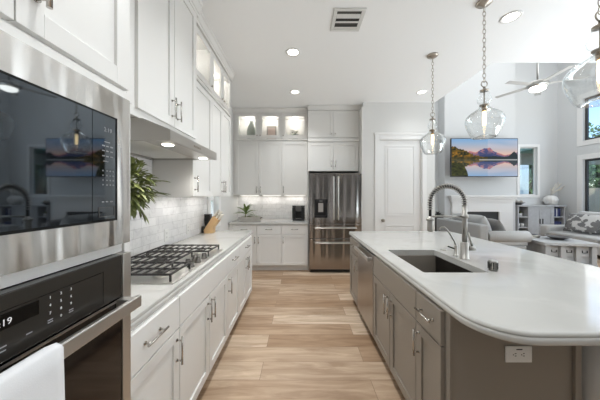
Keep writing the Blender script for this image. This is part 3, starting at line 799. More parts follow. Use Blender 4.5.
for k in range(760):
    a = rnd.uniform(0, 2*PI); u = rnd.uniform(-1, 1); q = math.sqrt(1-u*u); rr = rnd.uniform(0.35, 1)**0.6
    d = Vector((q*math.cos(a), q*math.sin(a), u))
    p = Vector((-1.12, 1.51, 1.48)) + Vector((0.14*d.x, 0.19*d.y, 0.17*d.z))*rr
    dv = d*0.8 + Vector((rnd.uniform(-.6, .6), rnd.uniform(-.6, .6), rnd.uniform(-.5, .6)))
    if p.x < -1.2: dv.x = abs(dv.x)
    bl.leaf(p, dv, rnd.uniform(0.045, 0.08), rnd.uniform(0.022, 0.036), 0.25, 3)
for (p0, dv, n_) in (((-1.08, 1.58, 1.38), Vector((0.16, 0.06, -0.42)), 9), ((-1.04, 1.58, 1.50), Vector((0.35, 0.4, 0.06)), 7), ((-1.04, 1.58, 1.43), Vector((0.35, 0.38, 0.0)), 7)):
    p0 = Vector(p0)
    b.tube([Vector((-1.13, 1.25, 1.185)), p0*0.6+Vector((-1.13, 1.16, 1.30))*0.4, p0, p0+dv*0.22], [0.004, 0.003, 0.002, 0.001], 5)
    for j in range(n_): bl.leaf(p0+dv*0.22*j/n_, dv.normalized()+Vector((rnd.uniform(-.3, .3), 0, rnd.uniform(-.2, .2))), 0.085, 0.03, 0.1, 4)
b.build('stems', M_stem, t); bl.build('leaves', M_leaf, t, recalc=False)

# knife block and canister at the counter end
t = thing('knife_block', 'light wooden knife block of ivory-handled knives at the counter end', 'knife block', (-1.2, 3.2, 0.914))
b = MB(); F = frame((0, 3.29, 0), (0, -1, 0), (0, 0, 1), (1, 0, 0))
b.prism(F, [(-1.262, 0.9145), (-1.155, 0.9145), (-1.150, 0.985), (-1.075, 1.085), (-1.150, 1.142), (-1.268, 0.958)], 0.02, 0.13)
b.build('block', M_wood, t)
dk = Vector((0.57, 0, 0.82)).normalized(); nk = Vector((-0.80, 0, 0.60)).normalized()
for i in range(3):
    for j in range(4):
        p = Vector((-1.082, 3.175+0.026*j, 1.088)) + Vector((-0.062, 0, 0.047))*(i/2.0*0.95+0.03)
        L = 0.10 if i else 0.085
        rt = Matrix((dk, Vector((0, 1, 0)), dk.cross(Vector((0, 1, 0))))).transposed()
        c = p + dk*(L/2+0.004)
        b = MB(); b.obox(c, (L, 0.013, 0.019), rt, 0.004, 2, True); b.build('knife_handle', M_ivory, t)
t = thing('canister', 'black box-shaped canister beside the knife block', 'canister', (-1.28, 3.3, 0.914))
MB().box(-1.315, -1.24, 3.30, 3.385, 0.9145, 1.14, 0.006).build('body', M_blackpl, t)
MB().box(-1.317, -1.238, 3.298, 3.387, 1.141, 1.156, 0.004).build('lid', M_black, t)
o = MB().box(-1.315, -1.27, 3.20, 3.285, 0.9145, 1.0, 0.004).build('spice_tin', M_blackpl); tag(o, 'small dark tin standing against the tiles beside the knife block', 'tin')

# outlets
def outlet(F, u, v, label, horiz=False, n=1):
    w_, h = (0.122, 0.075) if horiz else (0.075, 0.122)
    t = thing('power_outlet', label, 'outlet', F @ Vector((u, v, 0)))
    MB().fbox(F, u-w_/2, u+w_/2, v-h/2, v+h/2, 0.0003, 0.006, 0.002).build('cover_plate', M_white, t)
    MB().fbox(F, u-w_*0.36, u+w_*0.36, v-h*0.28, v+h*0.28, 0.0055, 0.0075, 0.001).build('receptacle', M_white, t) if horiz else MB().fbox(F, u-w_*0.22, u+w_*0.22, v-h*0.34, v+h*0.34, 0.0055, 0.0075, 0.001).build('receptacle', M_white, t)
    b = MB()
    for s in (-1, 1):
        cu, cv = (u+s*0.019, v) if horiz else (u, v+s*0.02)
        if horiz:
            b.fbox(F, cu-0.002, cu+0.006, cv+0.004, cv+0.007, 0.0074, 0.0079); b.fbox(F, cu-0.002, cu+0.006, cv-0.007, cv-0.004, 0.0074, 0.0079); b.fbox(F, cu-0.010, cu-0.006, cv-0.0025, cv+0.0025, 0.0074, 0.0079)
        else:
            b.fbox(F, cu-0.007, cu-0.004, cv-0.002, cv+0.006, 0.0074, 0.0079); b.fbox(F, cu+0.004, cu+0.007, cv-0.002, cv+0.006, 0.0074, 0.0079); b.fbox(F, cu-0.0025, cu+0.0025, cv-0.010, cv-0.006, 0.0074, 0.0079)
    if horiz: b.fbox(F, u-0.012, u+0.016, v+0.021, v+0.026, 0.0058, 0.0064)
    b.build('slots', M_slot, t)
outlet(FL(XW+0.01), 2.365, 1.022, 'white outlet on the tile backsplash just beyond the cooktop')
outlet(FL(XW+0.01), 2.82, 1.022, 'white outlet on the tile backsplash near the knife block')

# ================================================================== FRIDGE WALL
dB = 0.63
GB = 'beige white base cabinets on the fridge wall'
F = FB(4.48)
base_unit(F, -1.262, -0.806, 'fridge-wall base cabinet in the corner, partly behind the left run', M_cab, dB, (-1.03, 4.8, 0), hside='r', group=GB, hl=0.13)
base_unit(F, -0.806, -0.348, 'fridge-wall base cabinet in the middle, under the tray and plant', M_cab, dB, (-0.58, 4.8, 0), hside='l', group=GB, hl=0.13)
base_unit(F, -0.348, 0.148, 'fridge-wall base cabinet next to the refrigerator, under the coffee maker', M_cab, dB, (-0.1, 4.8, 0), hside='l', group=GB, hl=0.13)
o = countertop('countertop', -1.319, 0.152, 4.445, 5.108, (0.004,)*4, 0.868, 0.914); tag(o, 'short white quartz countertop left of the refrigerator', 'countertop')
F = FB(4.77)
GW = 'wall cabinets with lit glass tops on the fridge wall'
lab = ['fridge-wall cabinet whose lit glass top holds a tall grey vase', 'fridge-wall cabinet whose lit glass top holds a small pink picture', 'fridge-wall cabinet whose lit glass top holds small white flowers']
for i, (u0, u1) in enumerate(((-1.277, -0.818), (-0.818, -0.362), (-0.362, 0.149))):
    t = thing('wall_cabinet', lab[i], 'cabinet', ((u0+u1)/2, 4.95, 1.415), GW)
    stack_body(F, u0+0.0005, u1-0.0005, 1.418, 2.505, 3.05, 0.345, t)
    dd = shaker(F, u0+0.002, u1-0.002, 1.42, 2.475, 'door', M_cab, t); pull(F, (u1-0.035) if i == 0 else (u0+0.035), 1.53, 0.13, 'v', dd)
    dd = shaker(F, u0+0.002, u1-0.002, 2.545, 3.045, 'glass_door', M_cab, t, st=0.065, glass_pane=True); knob(F, (u1-0.03) if i == 0 else (u0+0.03), 2.60, dd)
    b = MB().fbox(F, u0+0.04, u1-0.04, 1.4085, 1.4165, -0.28, -0.24); b.build('under_light', M_strip, t)
    area('undercab', F @ Vector(((u0+u1)/2, 1.40, -0.24)), (0, 0, 0), 0.38, 0.03, 0.55, (1, 0.97, 0.93))
S('trim_8', MB().box(-1.319, -1.2635, 4.462, 5.11, 0.001, 0.867), M_cab)
S('trim_7', MB().box(-1.329, -1.278, 4.772, 5.11, 1.418, 3.05), M_cab)
# glass cupboard contents
zc = 2.5125
o = MB().lathe([(0, zc), (0.06, zc), (0.09, zc+0.08), (0.092, zc+0.22), (0.055, zc+0.34), (0.04, zc+0.38), (0.045, zc+0.42), (0.035, zc+0.41), (0, zc+0.38)], (-1.0, 4.93, 0), 24).build('vase', M_vase)
tag(o, 'tall grey-green vase inside the lit glass cabinet', 'vase')
t = thing('picture_frame', 'small pink and grey picture standing inside the lit glass cabinet', 'picture', (-0.585, 4.93, zc))
MB().obox((-0.585, 4.94, zc+0.17), (0.2, 0.016, 0.33), (R(-8), 0, 0), 0.002).build('frame', M_tray, t)
MB().obox((-0.585, 4.931, zc+0.171), (0.145, 0.003, 0.26), (R(-8), 0, 0)).build('picture', M_pink, t)
t = thing('flower_arrangement', 'small white flowers in a dish inside the lit glass cabinet', 'flowers', (-0.105, 4.93, zc))
MB().lathe([(0, zc), (0.05, zc), (0.07, zc+0.14), (0.065, zc+0.14), (0, zc+0.12)], (-0.105, 4.93, 0), 20).build('dish', M_vase, t)
b = MB(); bb = MB(); rnd = random.Random(3)
for k in range(26):
    a = rnd.uniform(0, 2*PI); e = rnd.uniform(0.2, 1.3); d = Vector((math.cos(a)*math.cos(e)*1.2, math.sin(a)*math.cos(e)*0.7, math.sin(e)))
    p = Vector((-0.105, 4.93, zc+0.13)) + d*rnd.uniform(0.06, 0.15)
    if k % 2: b.leaf(Vector((-0.105, 4.93, zc+0.13)), d, 0.15, 0.022, 0.25, 3)
    else: bb.sphere(p, 0.017, seg=8, rings=6)
b.build('leaves', M_stem, t, recalc=False); bb.build('blossoms', M_ceramic, t)

# over-fridge cabinet and side panel
t = thing('fridge_cabinet', 'white four-door cabinet above the refrigerator', 'cabinet', (0.65, 4.87, 1.88))
F = FB(4.645)
MB().fbox(F, 0.1515, 1.143, 1.88, 3.05, -0.47, 0).build('cabinet_box', M_cab, t)
MB().fbox(F, 0.1515, 1.143, 2.455, 2.515, 0, 0.024, 0.005).build('mid_moulding', M_cab, t)
for (u0, u1, ku) in ((0.155, 0.642, 0.607), (0.646, 1.12, 0.681)):
    dd = shaker(F, u0, u1, 1.885, 2.43, 'door', M_cab, t); pull(F, ku, 2.02, 0.13, 'v', dd)
    dd = shaker(F, u0, u1, 2.54, 3.045, 'upper_door', M_cab, t); knob(F, ku, 2.60, dd)
o = MB().box(1.1435, 1.1685, 4.44, 5.118, 0.001, 3.05, 0.001).build('fridge_surround', M_cab); tag(o, 'tall white end panel at the right side of the refrigerator', 'cabinet panel')
b = MB().box(0.1525, 0.160, 4.50, 5.115, 0.001, 1.878); o = b.build('filler_strip', M_cab); tag(o, 'narrow white filler panel at the left side of the refrigerator', 'cabinet panel')

# refrigerator
t = thing('refrigerator', 'large stainless french-door refrigerator with ice dispenser', 'refrigerator', (0.645, 4.75, 0))
fx0, fx1, fm, fy = 0.168, 1.122, 0.648, 4.36
MB().box(fx0+0.006, fx1-0.006, fy+0.075, 5.08, 0.06, 1.825, 0.004).build('housing', M_greypl, t)
MB().box(fx0+0.02, fx1-0.02, fy+0.05, fy+0.2, 0.012, 0.06).build('kick_grille', M_dark, t)
b = MB()
for x in (fx0+0.05, fx1-0.05):
    for y in (fy+0.15, 5.0): b.cyl((x, y, 0.0005), (x, y, 0.061), 0.018, 0.018, 12)
b.build('feet', M_dark, t)
dx0, dx1, dz0, dz1 = 0.262, 0.498, 1.01, 1.345
b = MB(); F = FB(fy+0.07)
for q in ((fx0, dx0, 0.9, 1.815), (dx1, fm-0.002, 0.9, 1.815), (dx0, dx1, 0.9, dz0), (dx0, dx1, dz1, 1.815)): b.fbox(F, *q, 0, 0.07)
dl = b.build('door', M_fridge, t)
b = MB().fbox(F, dx0, dx1, dz0, dz1, 0.001, 0.03)
for q in ((dx0, dx0+0.022, dz0, dz1), (dx1-0.022, dx1, dz0, dz1), (dx0, dx1, dz0, dz0+0.03), (dx0, dx1, dz1-0.06, dz1)): b.fbox(F, *q, 0.02, 0.072, 0.002)
di = b.build('ice_dispenser', M_blackpl, dl)
MB().fbox(F, 0.335, 0.425, dz0+0.1, dz1-0.07, 0.03, 0.04, 0.003).build('paddle', M_plain, di)
MB().fbox(F, 0.35, 0.41, dz1-0.055, dz1-0.015, 0.072, 0.0735).build('dispenser_display', M_greypl, di)
dr_ = MB().fbox(F, fm+0.002, fx1, 0.9, 1.815, 0, 0.07, 0.004).build('door', M_fridge, t)
w1 = MB().fbox(F, fx0, fx1, 0.632, 0.893, 0, 0.07, 0.004).build('drawer', M_fridge, t)
w2 = MB().fbox(F, fx0, fx1, 0.07, 0.625, 0, 0.07, 0.004).build('drawer', M_fridge, t)
def fhandle(p0, p1, parent, ax):
    b = MB(); v = Vector(p1)-Vector(p0); p0 = Vector(p0); p1 = Vector(p1)
    b.tube([p0 + v*s for s in (0, 0.02, 0.5, 0.98, 1)], [0.008, 0.0125, 0.0125, 0.0125, 0.008], 14)
    for s in (0.06, 0.94):
        q = p0+v*s; b.cyl(q, q+Vector((0, 0.05, 0)), 0.009, 0.009, 12)
    b.build('handle', M_plain, parent)
fhandle((fm-0.042, fy-0.048, 0.97), (fm-0.042, fy-0.048, 1.76), dl, 'z'); fhandle((fm+0.042, fy-0.048, 0.97), (fm+0.042, fy-0.048, 1.76), dr_, 'z')
fhandle((fx0+0.10, fy-0.048, 0.825), (fx1-0.10, fy-0.048, 0.825), w1, 'x'); fhandle((fx0+0.10, fy-0.048, 0.555), (fx1-0.10, fy-0.048, 0.555), w2, 'x')

# coffee maker
t = thing('coffee_maker', 'black coffee maker on the counter next to the refrigerator', 'coffee maker', (-0.12, 4.8, 0.914))
b = MB(); b.box(-0.255, -0.015, 4.74, 4.93, 0.9145, 0.95, 0.008).box(-0.26, -0.19, 4.74, 4.93, 0.95, 1.19, 0.01).box(-0.08, -0.01, 4.74, 4.93, 0.95, 1.19, 0.01).box(-0.19, -0.08, 4.86, 4.93, 0.95, 1.19)
b.build('body', M_blackpl, t)
MB().box(-0.188, -0.082, 4.735, 4.858, 1.10, 1.205, 0.008).build('brew_head', M_greypl, t)
MB().box(-0.262, -0.008, 4.737, 4.932, 1.191, 1.212, 0.006).build('lid', M_black, t)
MB().box(-0.175, -0.095, 4.75, 4.85, 0.951, 0.958, 0.002).build('drip_tray', M_greypl, t)
t.location.x += 0.105
# tray with plant
t = thing('serving_tray', 'long whitewashed tray with dark handles under the palm plant', 'tray', (-0.95, 4.72, 0.914))
b = MB(); tx0, tx1, ty0, ty1 = -1.17, -0.78, 4.62, 4.84
b.box(tx0, tx1, ty0, ty1, 0.9145, 0.928, 0.002).box(tx0, tx1, ty0, ty0+0.014, 0.928, 0.995, 0.003).box(tx0, tx1, ty1-0.014, ty1, 0.928, 0.995, 0.003).box(tx0, tx0+0.014, ty0+0.014, ty1-0.014, 0.928, 0.995, 0.003).box(tx1-0.014, tx1, ty0+0.014, ty1-0.014, 0.928, 0.995, 0.003)
b.build('tray', M_tray, t)
for x in (tx0-0.012, tx1+0.012):
    s = 1 if x > -1 else -1
    MB().tube([(x-s*0.013, 4.68, 0.97), (x+s*0.015, 4.68, 0.975), (x+s*0.02, 4.73, 0.975), (x+s*0.015, 4.78, 0.975), (x-s*0.013, 4.78, 0.97)], 0.007, 10).build('handle', M_dark, t)
t = thing('palm_plant', 'small palm-like green plant standing in the tray', 'plant', (-1.02, 4.73, 0.929))
MB().lathe([(0, 0.9285), (0.035, 0.9285), (0.045, 0.985), (0.04, 0.985), (0, 0.975)], (-1.02, 4.73, 0), 20).build('pot', M_ceramic, t)
b = MB(); bs = MB(); rnd = random.Random(11)
bs.tube([(-1.02, 4.73, 0.976), (-1.015, 4.73, 1.03), (-1.01, 4.73, 1.07)], [0.012, 0.01, 0.009], 8); bs.build('stem', M_stem, t)
for k in range(22):
    a = 2*PI*k/22*2.4; e = 0.1 + 1.2*(k/22)
    d = Vector((math.cos(a)*math.cos(e)*1.1, math.sin(a)*math.cos(e)*0.6, math.sin(e)))
    b.leaf((-1.01, 4.73, 1.04+0.002*k), d, rnd.uniform(0.22, 0.34), 0.04, 0.35, 5)
for k in range(6): b.leaf((-0.99, 4.73, 1.0), Vector((0.6, rnd.uniform(-0.3, 0.3), rnd.uniform(-0.1, 0.4))), 0.15, 0.03, 0.3, 4)
b.build('leaves', M_leaf2, t, recalc=False)
t.location.x -= 0.06

# ================================================================== ISLAND
IX = 0.691
F = FI(IX); dI = 0.607
GI = 'taupe island base cabinets'
base_unit(F, 2.79, 3.23, 'taupe island cabinet at the refrigerator end, past the dishwasher', M_taupe, dI, (1.0, 3.0, 0), hside='l', group=GI)
base_unit(F, 1.39, 2.20, 'wide taupe island sink cabinet with two doors', M_taupe, dI, (1.0, 1.8, 0), doors=2, dh=False, hollow=True, group=GI)
base_unit(F, 1.142, 1.39, 'narrow taupe island cabinet with a drawer at the near end', M_taupe, dI, (1.0, 1.26, 0), hside='r', group=GI)
# dishwasher
t = thing('dishwasher', 'stainless dishwasher with bar handle built into the island', 'dishwasher', (1.0, 2.5, 0))
MB().fbox(F, 2.208, 2.785, 0.11, 0.862, -0.57, -0.004).build('tub_housing', M_dark, t)
MB().fbox(F, 2.21, 2.783, 0.001, 0.109, -0.56, -0.06).build('toe_panel', M_dark, t)
dd = MB().fbox(F, 2.2095, 2.7835, 0.113, 0.860, -0.003, 0.022, 0.003).build('door', M_dw, t)
b = MB(); b.fbox(F, 2.225, 2.768, 0.80, 0.836, 0.052, 0.068, 0.004)
for u in (2.245, 2.748): b.fbox(F, u-0.012, u+0.012, 0.804, 0.832, 0.0215, 0.053, 0.002)
b.build('handle', M_plain, dd)
# near end panel
t = thing('island_end_panel', 'dark taupe panel closing the near end of the island', 'island panel', (1.0, 1.12, 0))
MB().box(0.6995, 1.298, 1.120, 1.1405, 0.001, 0.867).build('panel', M_taupe, t)
b = MB()
b.box(0.691, 0.699, 1.106, 1.1405, 0.001, 0.867, 0.0015).box(1.270, 1.299, 1.106, 1.1195, 0.001, 0.867, 0.0015).box(0.70, 1.269, 1.112, 1.1195, 0.001, 0.12, 0.002)
b.build('corner_stile', M_taupe, t)
o = MB().box(1.3005, 1.318, 1.142, 3.23, 0.001, 0.867).build('island_backing', M_taupe); tag(o, 'long taupe back panel of the island on the seating side', 'island panel')
t = thing('island_post', 'round pale grey post under the island overhang', 'post', (1.43, 1.16, 0))
MB().lathe([(0, 0.10), (0.088, 0.10), (0.088, 0.82), (0, 0.82)], (1.43, 1.16, 0), 40).build('shaft', M_post, t)
MB().lathe([(0, 0.001), (0.105, 0.001), (0.105, 0.08), (0.095, 0.0995), (0, 0.0995)], (1.43, 1.16, 0), 40).build('plinth', M_post, t)
MB().lathe([(0, 0.8205), (0.094, 0.8205), (0.105, 0.84), (0.105, 0.867), (0, 0.867)], (1.43, 1.16, 0), 40).build('capital', M_post, t)
HOLE = (0.802, 1.228, 1.555, 2.20)
o = countertop('island_countertop', 0.679, 2.095, 0.863, 3.355, (0.19, 0.19, 0.02, 0.02), 0.868, 0.914, HOLE)
tag(o, 'large white quartz island countertop with a rounded corner', 'countertop')
# sink
t = thing('kitchen_sink', 'undermount stainless sink set in the island', 'sink', (1.015, 1.89, 0.66))
b = MB(); hx0, hx1, hy0, hy1 = HOLE; z0, z1, e = 0.655, 0.8675, 0.006
b.box(hx0-e-0.004, hx0-0.004+0.0, hy0-e, hy1+e, z0, z1).box(hx1+0.004, hx1+e+0.004, hy0-e, hy1+e, z0, z1).box(hx0-0.004, hx1+0.004, hy0-e, hy0, z0, z1).box(hx0-0.004, hx1+0.004, hy1, hy1+e, z0, z1).box(hx0-0.004, hx1+0.004, hy0, hy1, z0-0.004, z0+0.004)
b.build('basin', M_sink, t)
MB().lathe([(0, z0+0.0045), (0.055, z0+0.0045), (0.05, z0+0.008), (0.03, z0+0.006), (0, z0+0.006)], (1.09, 1.89, 0), 24).build('drain', M_plain, t)
# main faucet with spring neck
zt = 0.9145
t = thing('kitchen_faucet', 'tall brushed steel spring-neck faucet behind the island sink', 'faucet', (1.294, 1.886, 0.914))
fx, fyy = 1.294, 1.886
MB().lathe([(0, zt), (0.034, zt), (0.034, zt+0.006), (0.028, zt+0.01), (0.028, zt+0.125), (0.02, zt+0.135), (0, zt+0.135)], (fx, fyy, 0), 24).build('base', M_chrome, t)
MB().cyl((fx, fyy, zt+0.13), (fx, fyy, 1.335), 0.0175, 0.0175, 20).build('riser', M_chrome, t)
rad = 0.1355; zc = 1.352
arc = [(fx, fyy, 1.33)] + [(fx-rad+rad*math.cos(a), fyy, zc+rad*math.sin(a)) for a in [PI*k/24 for k in range(25)]] + [(fx-2*rad, fyy, 1.30), (fx-2*rad, fyy, 1.24)]
MB().tube(arc, 0.0105, 12).build('hose', M_blackpl, t)
b = MB(); pts = []
# helical spring around the hose path
P = [Vector(p) for p in arc[:-1]]
cum = [0]
for i in range(1, len(P)): cum.append(cum[-1] + (P[i]-P[i-1]).length)
turns = 27; N = turns*9
for k in range(N+1):
    s = cum[-1]*k/N; i = 0
    while i < len(cum)-2 and cum[i+1] < s: i += 1
    f_ = (s-cum[i])/(cum[i+1]-cum[i]); q = P[i].lerp(P[i+1], f_); T = (P[i+1]-P[i]).normalized(); n1 = Vector((0, 1, 0)); n2 = T.cross(n1)
    a = 2*PI*turns*k/N; pts.append(q + (n1*math.cos(a)+n2*math.sin(a))*0.0175)
b.tube(pts, 0.0042, 6); b.build('spring', M_chrome, t)
sx = fx-2*rad
MB().lathe([(0, 1.13), (0.017, 1.13), (0.021, 1.14), (0.021, 1.215), (0.018, 1.235), (0.012, 1.25), (0, 1.25)], (sx, fyy, 0), 20).build('spray_head', M_chrome, t)
b = MB(); b.cyl((fx, fyy, 1.249), (sx+0.02, fyy, 1.249), 0.008, 0.008, 12); b.lathe([(0.023, -0.009), (0.03, -0.009), (0.03, 0.009), (0.023, 0.009), (0.023, -0.009)], (sx, fyy, 1.225), 20); b.lathe([(0.0217, -0.012), (0.027, -0.012), (0.027, 0.012), (0.0217, 0.012), (0.0217, -0.012)], (fx, fyy, 1.249), 20)
b.build('support_arm', M_chrome, t)
b = MB(); b.cyl((fx+0.03, fyy, zt+0.085), (fx+0.075, fyy, zt+0.085), 0.02, 0.02, 18); b.cyl((fx+0.058, fyy, zt+0.1), (fx+0.028, fyy, zt+0.205), 0.009, 0.007, 12)
b.build('lever', M_chrome, t)
# filter tap
t = thing('filter_tap', 'small thin gooseneck water tap beside the spring faucet', 'tap', (1.29, 1.985, 0.914))
x, y = 1.288, 1.985
b = MB(); b.lathe([(0, zt), (0.022, zt), (0.02, zt+0.008), (0.014, zt+0.012), (0.014, zt+0.08), (0.01, zt+0.09), (0, zt+0.09)], (x, y, 0), 18); b.build('base', M_chrome, t)
MB().tube([(x, y, zt+0.085), (x-0.012, y, zt+0.12), (x-0.05, y, zt+0.185), (x-0.075, y, zt+0.222), (x-0.095, y, zt+0.236), (x-0.118, y, zt+0.236), (x-0.132, y, zt+0.222), (x-0.134, y, zt+0.205)], 0.0062, 12).build('spout', M_chrome, t)
b = MB(); b.cyl((x-0.012, y, zt+0.06), (x-0.065, y, zt+0.078), 0.006, 0.005, 10); b.build('lever', M_dark, t)
o = MB().lathe([(0, zt), (0.027, zt), (0.026, zt+0.004), (0.018, zt+0.006), (0, zt+0.007)], (1.315, 2.20, 0), 24).build('air_switch', M_chrome); tag(o, 'flat round steel button in the counter beyond the sink', 'button')
t = thing('air_gap', 'short ribbed steel cylinder cap on the island near the sink', 'air gap', (1.286, 1.60, 0.914))
b = MB(); b.lathe([(0, zt), (0.025, zt), (0.025, zt+0.062), (0.022, zt+0.066), (0, zt+0.066)], (1.286, 1.60, 0), 24)
b.build('cap', M_chrome, t)
b = MB()
for k in range(12):
    a = 2*PI*k/12; b.box(1.286+0.0255*math.cos(a)-0.002, 1.286+0.0255*math.cos(a)+0.002, 1.60+0.0255*math.sin(a)-0.002, 1.60+0.0255*math.sin(a)+0.002, zt+0.012, zt+0.055)
b.build('ribs', M_dark, t)
outlet(FB(1.1195), 1.016, 0.675, 'white outlet on the near end panel of the island', horiz=True)

# ================================================================== CEILING FIXTURES
for i, (x, y, lb) in enumerate(((-0.083, 2.89, 'recessed ceiling light over the aisle between cooktop and sink'), (-0.083, 4.0, 'recessed ceiling light over the aisle in front of the refrigerator'),
                        (2.04, 2.32, 'recessed ceiling light near the middle pendant above the island'), (2.03, 4.0, 'recessed ceiling light in front of the white pantry door'))):
    t = thing('ceiling_light', lb, 'ceiling light', (x, y, CZ), 'recessed ceiling lights')
    MB().lathe([(0.062, -0.001), (0.088, -0.001), (0.088, -0.006), (0.075, -0.010), (0.062, -0.004), (0.062, -0.001)], (x, y, CZ), 32).build('trim_ring', M_white, t)
    MB().lathe([(0, -0.002), (0.0615, -0.002), (0.0615, -0.004), (0, -0.0045)], (x, y, CZ), 32).build('diffuser', M_lamp, t)
    d = bpy.data.lights.new('can', 'AREA'); d.shape = 'DISK'; d.size = 0.13; d.energy = 7.5 if x < 0 else (1.6 if y > 3 else 3); d.spread = R(118); d.color = (0.95, 0.98, 1.0)
    o = bpy.data.objects.new('can', d); COL.objects.link(o); o.location = (x, y, CZ-0.012)
# air vent
t = thing('ceiling_vent', 'white square air vent with dark slots in the kitchen ceiling', 'vent', (0.46, 2.36, CZ))
b = MB(); vx0, vx1, vy0, vy1 = 0.315, 0.615, 2.205, 2.515; z0, z1 = CZ-0.010, CZ-0.0005
b.box(vx0, vx1, vy0, vy0+0.035, z0, z1, 0.003).box(vx0, vx1, vy1-0.035, vy1, z0, z1, 0.003).box(vx0, vx0+0.035, vy0+0.035, vy1-0.035, z0, z1, 0.003).box(vx1-0.035, vx1, vy0+0.035, vy1-0.035, z0, z1, 0.003)
b.build('frame', M_vent, t)
MB().box(vx0+0.035, vx1-0.035, vy0+0.035, vy1-0.035, CZ-0.003, CZ-0.0006).build('backing', M_ventin, t)
for k in range(3):
    yy = 2.255+k*0.08
    MB().obox(((vx0+vx1)/2, yy+0.045, CZ-0.008), (vx1-vx0-0.072, 0.045, 0.002), (R(16 if k else -16), 0, 0)).build('slat', M_vent, t)

# pendants
def pendant(x, y, label, extra_twist=0.0):
    t = thing('pendant_light', label, 'pendant light', (x, y, CZ), 'glass pendants over the island')
    zb = 1.925
    MB().lathe([(0, CZ-0.001), (0.062, CZ-0.001), (0.064, CZ-0.012), (0.05, CZ-0.026), (0.02, CZ-0.032), (0.008, CZ-0.045), (0, CZ-0.046)], (x, y, 0), 32).build('canopy', M_dnickel, t)
    b = MB(); z = CZ-0.042; k = 0; zend = zb+0.505; L, Wd = 0.052, 0.026
    n = int((z-zend)/(L-0.014)); L = (z-zend)/n + 0.014
    for k in range(n):
        c = Vector((x, y, z - L/2 - k*(L-0.014))); ax = Vector((1, 0, 0)) if k % 2 else Vector((0.25, 0.97, 0)).normalized()
        ring = []
        for j in range(16):
            a = 2*PI*j/16; ring.append(c + ax*(Wd/2*math.cos(a)) + Vector((0, 0, (L/2-0.002)*math.sin(a))))
        b.tube(ring, 0.0026, 6, closed=True)
    b.build('chain', M_dnickel, t)
    b = MB(); c = Vector((x, y, zb+0.482)); b.tube([c+Vector((0.027*math.cos(2*PI*j/20), 0, 0.027*math.sin(2*PI*j/20))) for j in range(20)], 0.004, 8, closed=True); b.build('ring', M_dnickel, t)
    b = MB()
    b.lathe([(0, zb+0.418), (0.034, zb+0.418), (0.034, zb+0.428), (0.012, zb+0.436), (0.008, zb+0.458), (0, zb+0.458)], (x, y, 0), 24)
    b.lathe([(0, zb+0.287), (0.036, zb+0.287), (0.036, zb+0.297), (0, zb+0.3)], (x, y, 0), 24); b.cyl((x, y, zb+0.295), (x, y, zb+0.42), 0.0055, 0.0055, 10)
    b.build('fitting', M_dnickel, t)
    MB().lathe([(0.030, zb+0.301), (0.05, zb+0.318), (0.055, zb+0.345), (0.048, zb+0.372), (0.040, zb+0.39), (0.036, zb+0.405), (0.034, zb+0.417)], (x, y, 0), 32).build('neck_glass', M_glass, t, recalc=False)
    prof = [(0.0, zb+0.03), (0.036, zb+0.024), (0.068, zb+0.004), (0.084, zb), (0.095, zb+0.006), (0.113, zb+0.042), (0.132, zb+0.085), (0.143, zb+0.125), (0.146, zb+0.155), (0.141, zb+0.185), (0.121, zb+0.212), (0.088, zb+0.236), (0.058, zb+0.256), (0.041, zb+0.272), (0.035, zb+0.286)]
    g = MB().lathe(prof, (x, y, 0), 48).build('globe_glass', M_glass, t, recalc=False)
    md = g.modifiers.new('sub', 'SUBSURF'); md.levels = 1; md.render_levels = 1
    md = g.modifiers.new('wall', 'SOLIDIFY'); md.thickness = 0.004
    MB().lathe([(0, zb+0.287), (0.019, zb+0.287), (0.019, zb+0.245), (0.015, zb+0.24), (0, zb+0.24)], (x, y, 0), 20).build('socket', M_brass, t)
    MB().lathe([(0, zb+0.11), (0.008, zb+0.113), (0.013, zb+0.125), (0.014, zb+0.20), (0.012, zb+0.228), (0.012, zb+0.2395), (0, zb+0.2395)], (x, y, 0), 20).build('bulb', M_bulb, t)
PX = 1.63
pendant(PX, 2.95, 'clear glass chain pendant nearest the white pantry door')
pendant(1.643, 2.14, 'middle clear glass chain pendant, in front of the television')
pendant(1.665, 1.33, 'clear glass pendant nearest the viewer, cut off by the right edge of the photo')

# ================================================================== LIVING ROOM
# fireplace
YC = 7.80
t = thing('fireplace', 'white fireplace with stepped mantel on a tall chimney breast', 'fireplace', (5.8, 8.0, 0))
MB().box(4.70, 7.00, YC, YF-0.001, 0.0, LZ-0.001).build('chimney_breast', M_lwall, t)
b = MB()
b.box(4.78, 6.98, YC-0.20, YC-0.001, 1.36, 1.42, 0.006).box(4.83, 6.93, YC-0.15, YC-0.001, 1.29, 1.36, 0.006).box(4.86, 6.90, YC-0.11, YC-0.001, 1.21, 1.29, 0.004)
b.box(4.90, 6.86, YC-0.08, YC-0.001, 0.89, 1.21, 0.004).box(4.90, 5.25, YC-0.08, YC-0.001, 0.0005, 0.89, 0.004).box(6.42, 6.86, YC-0.08, YC-0.001, 0.0005, 0.89, 0.004)
b.build('mantel', M_trim, t)
b = MB(); b.box(5.25, 6.42, YC-0.03, YC-0.001, 0.02, 0.89); b.build('firebox', M_firebox, t)
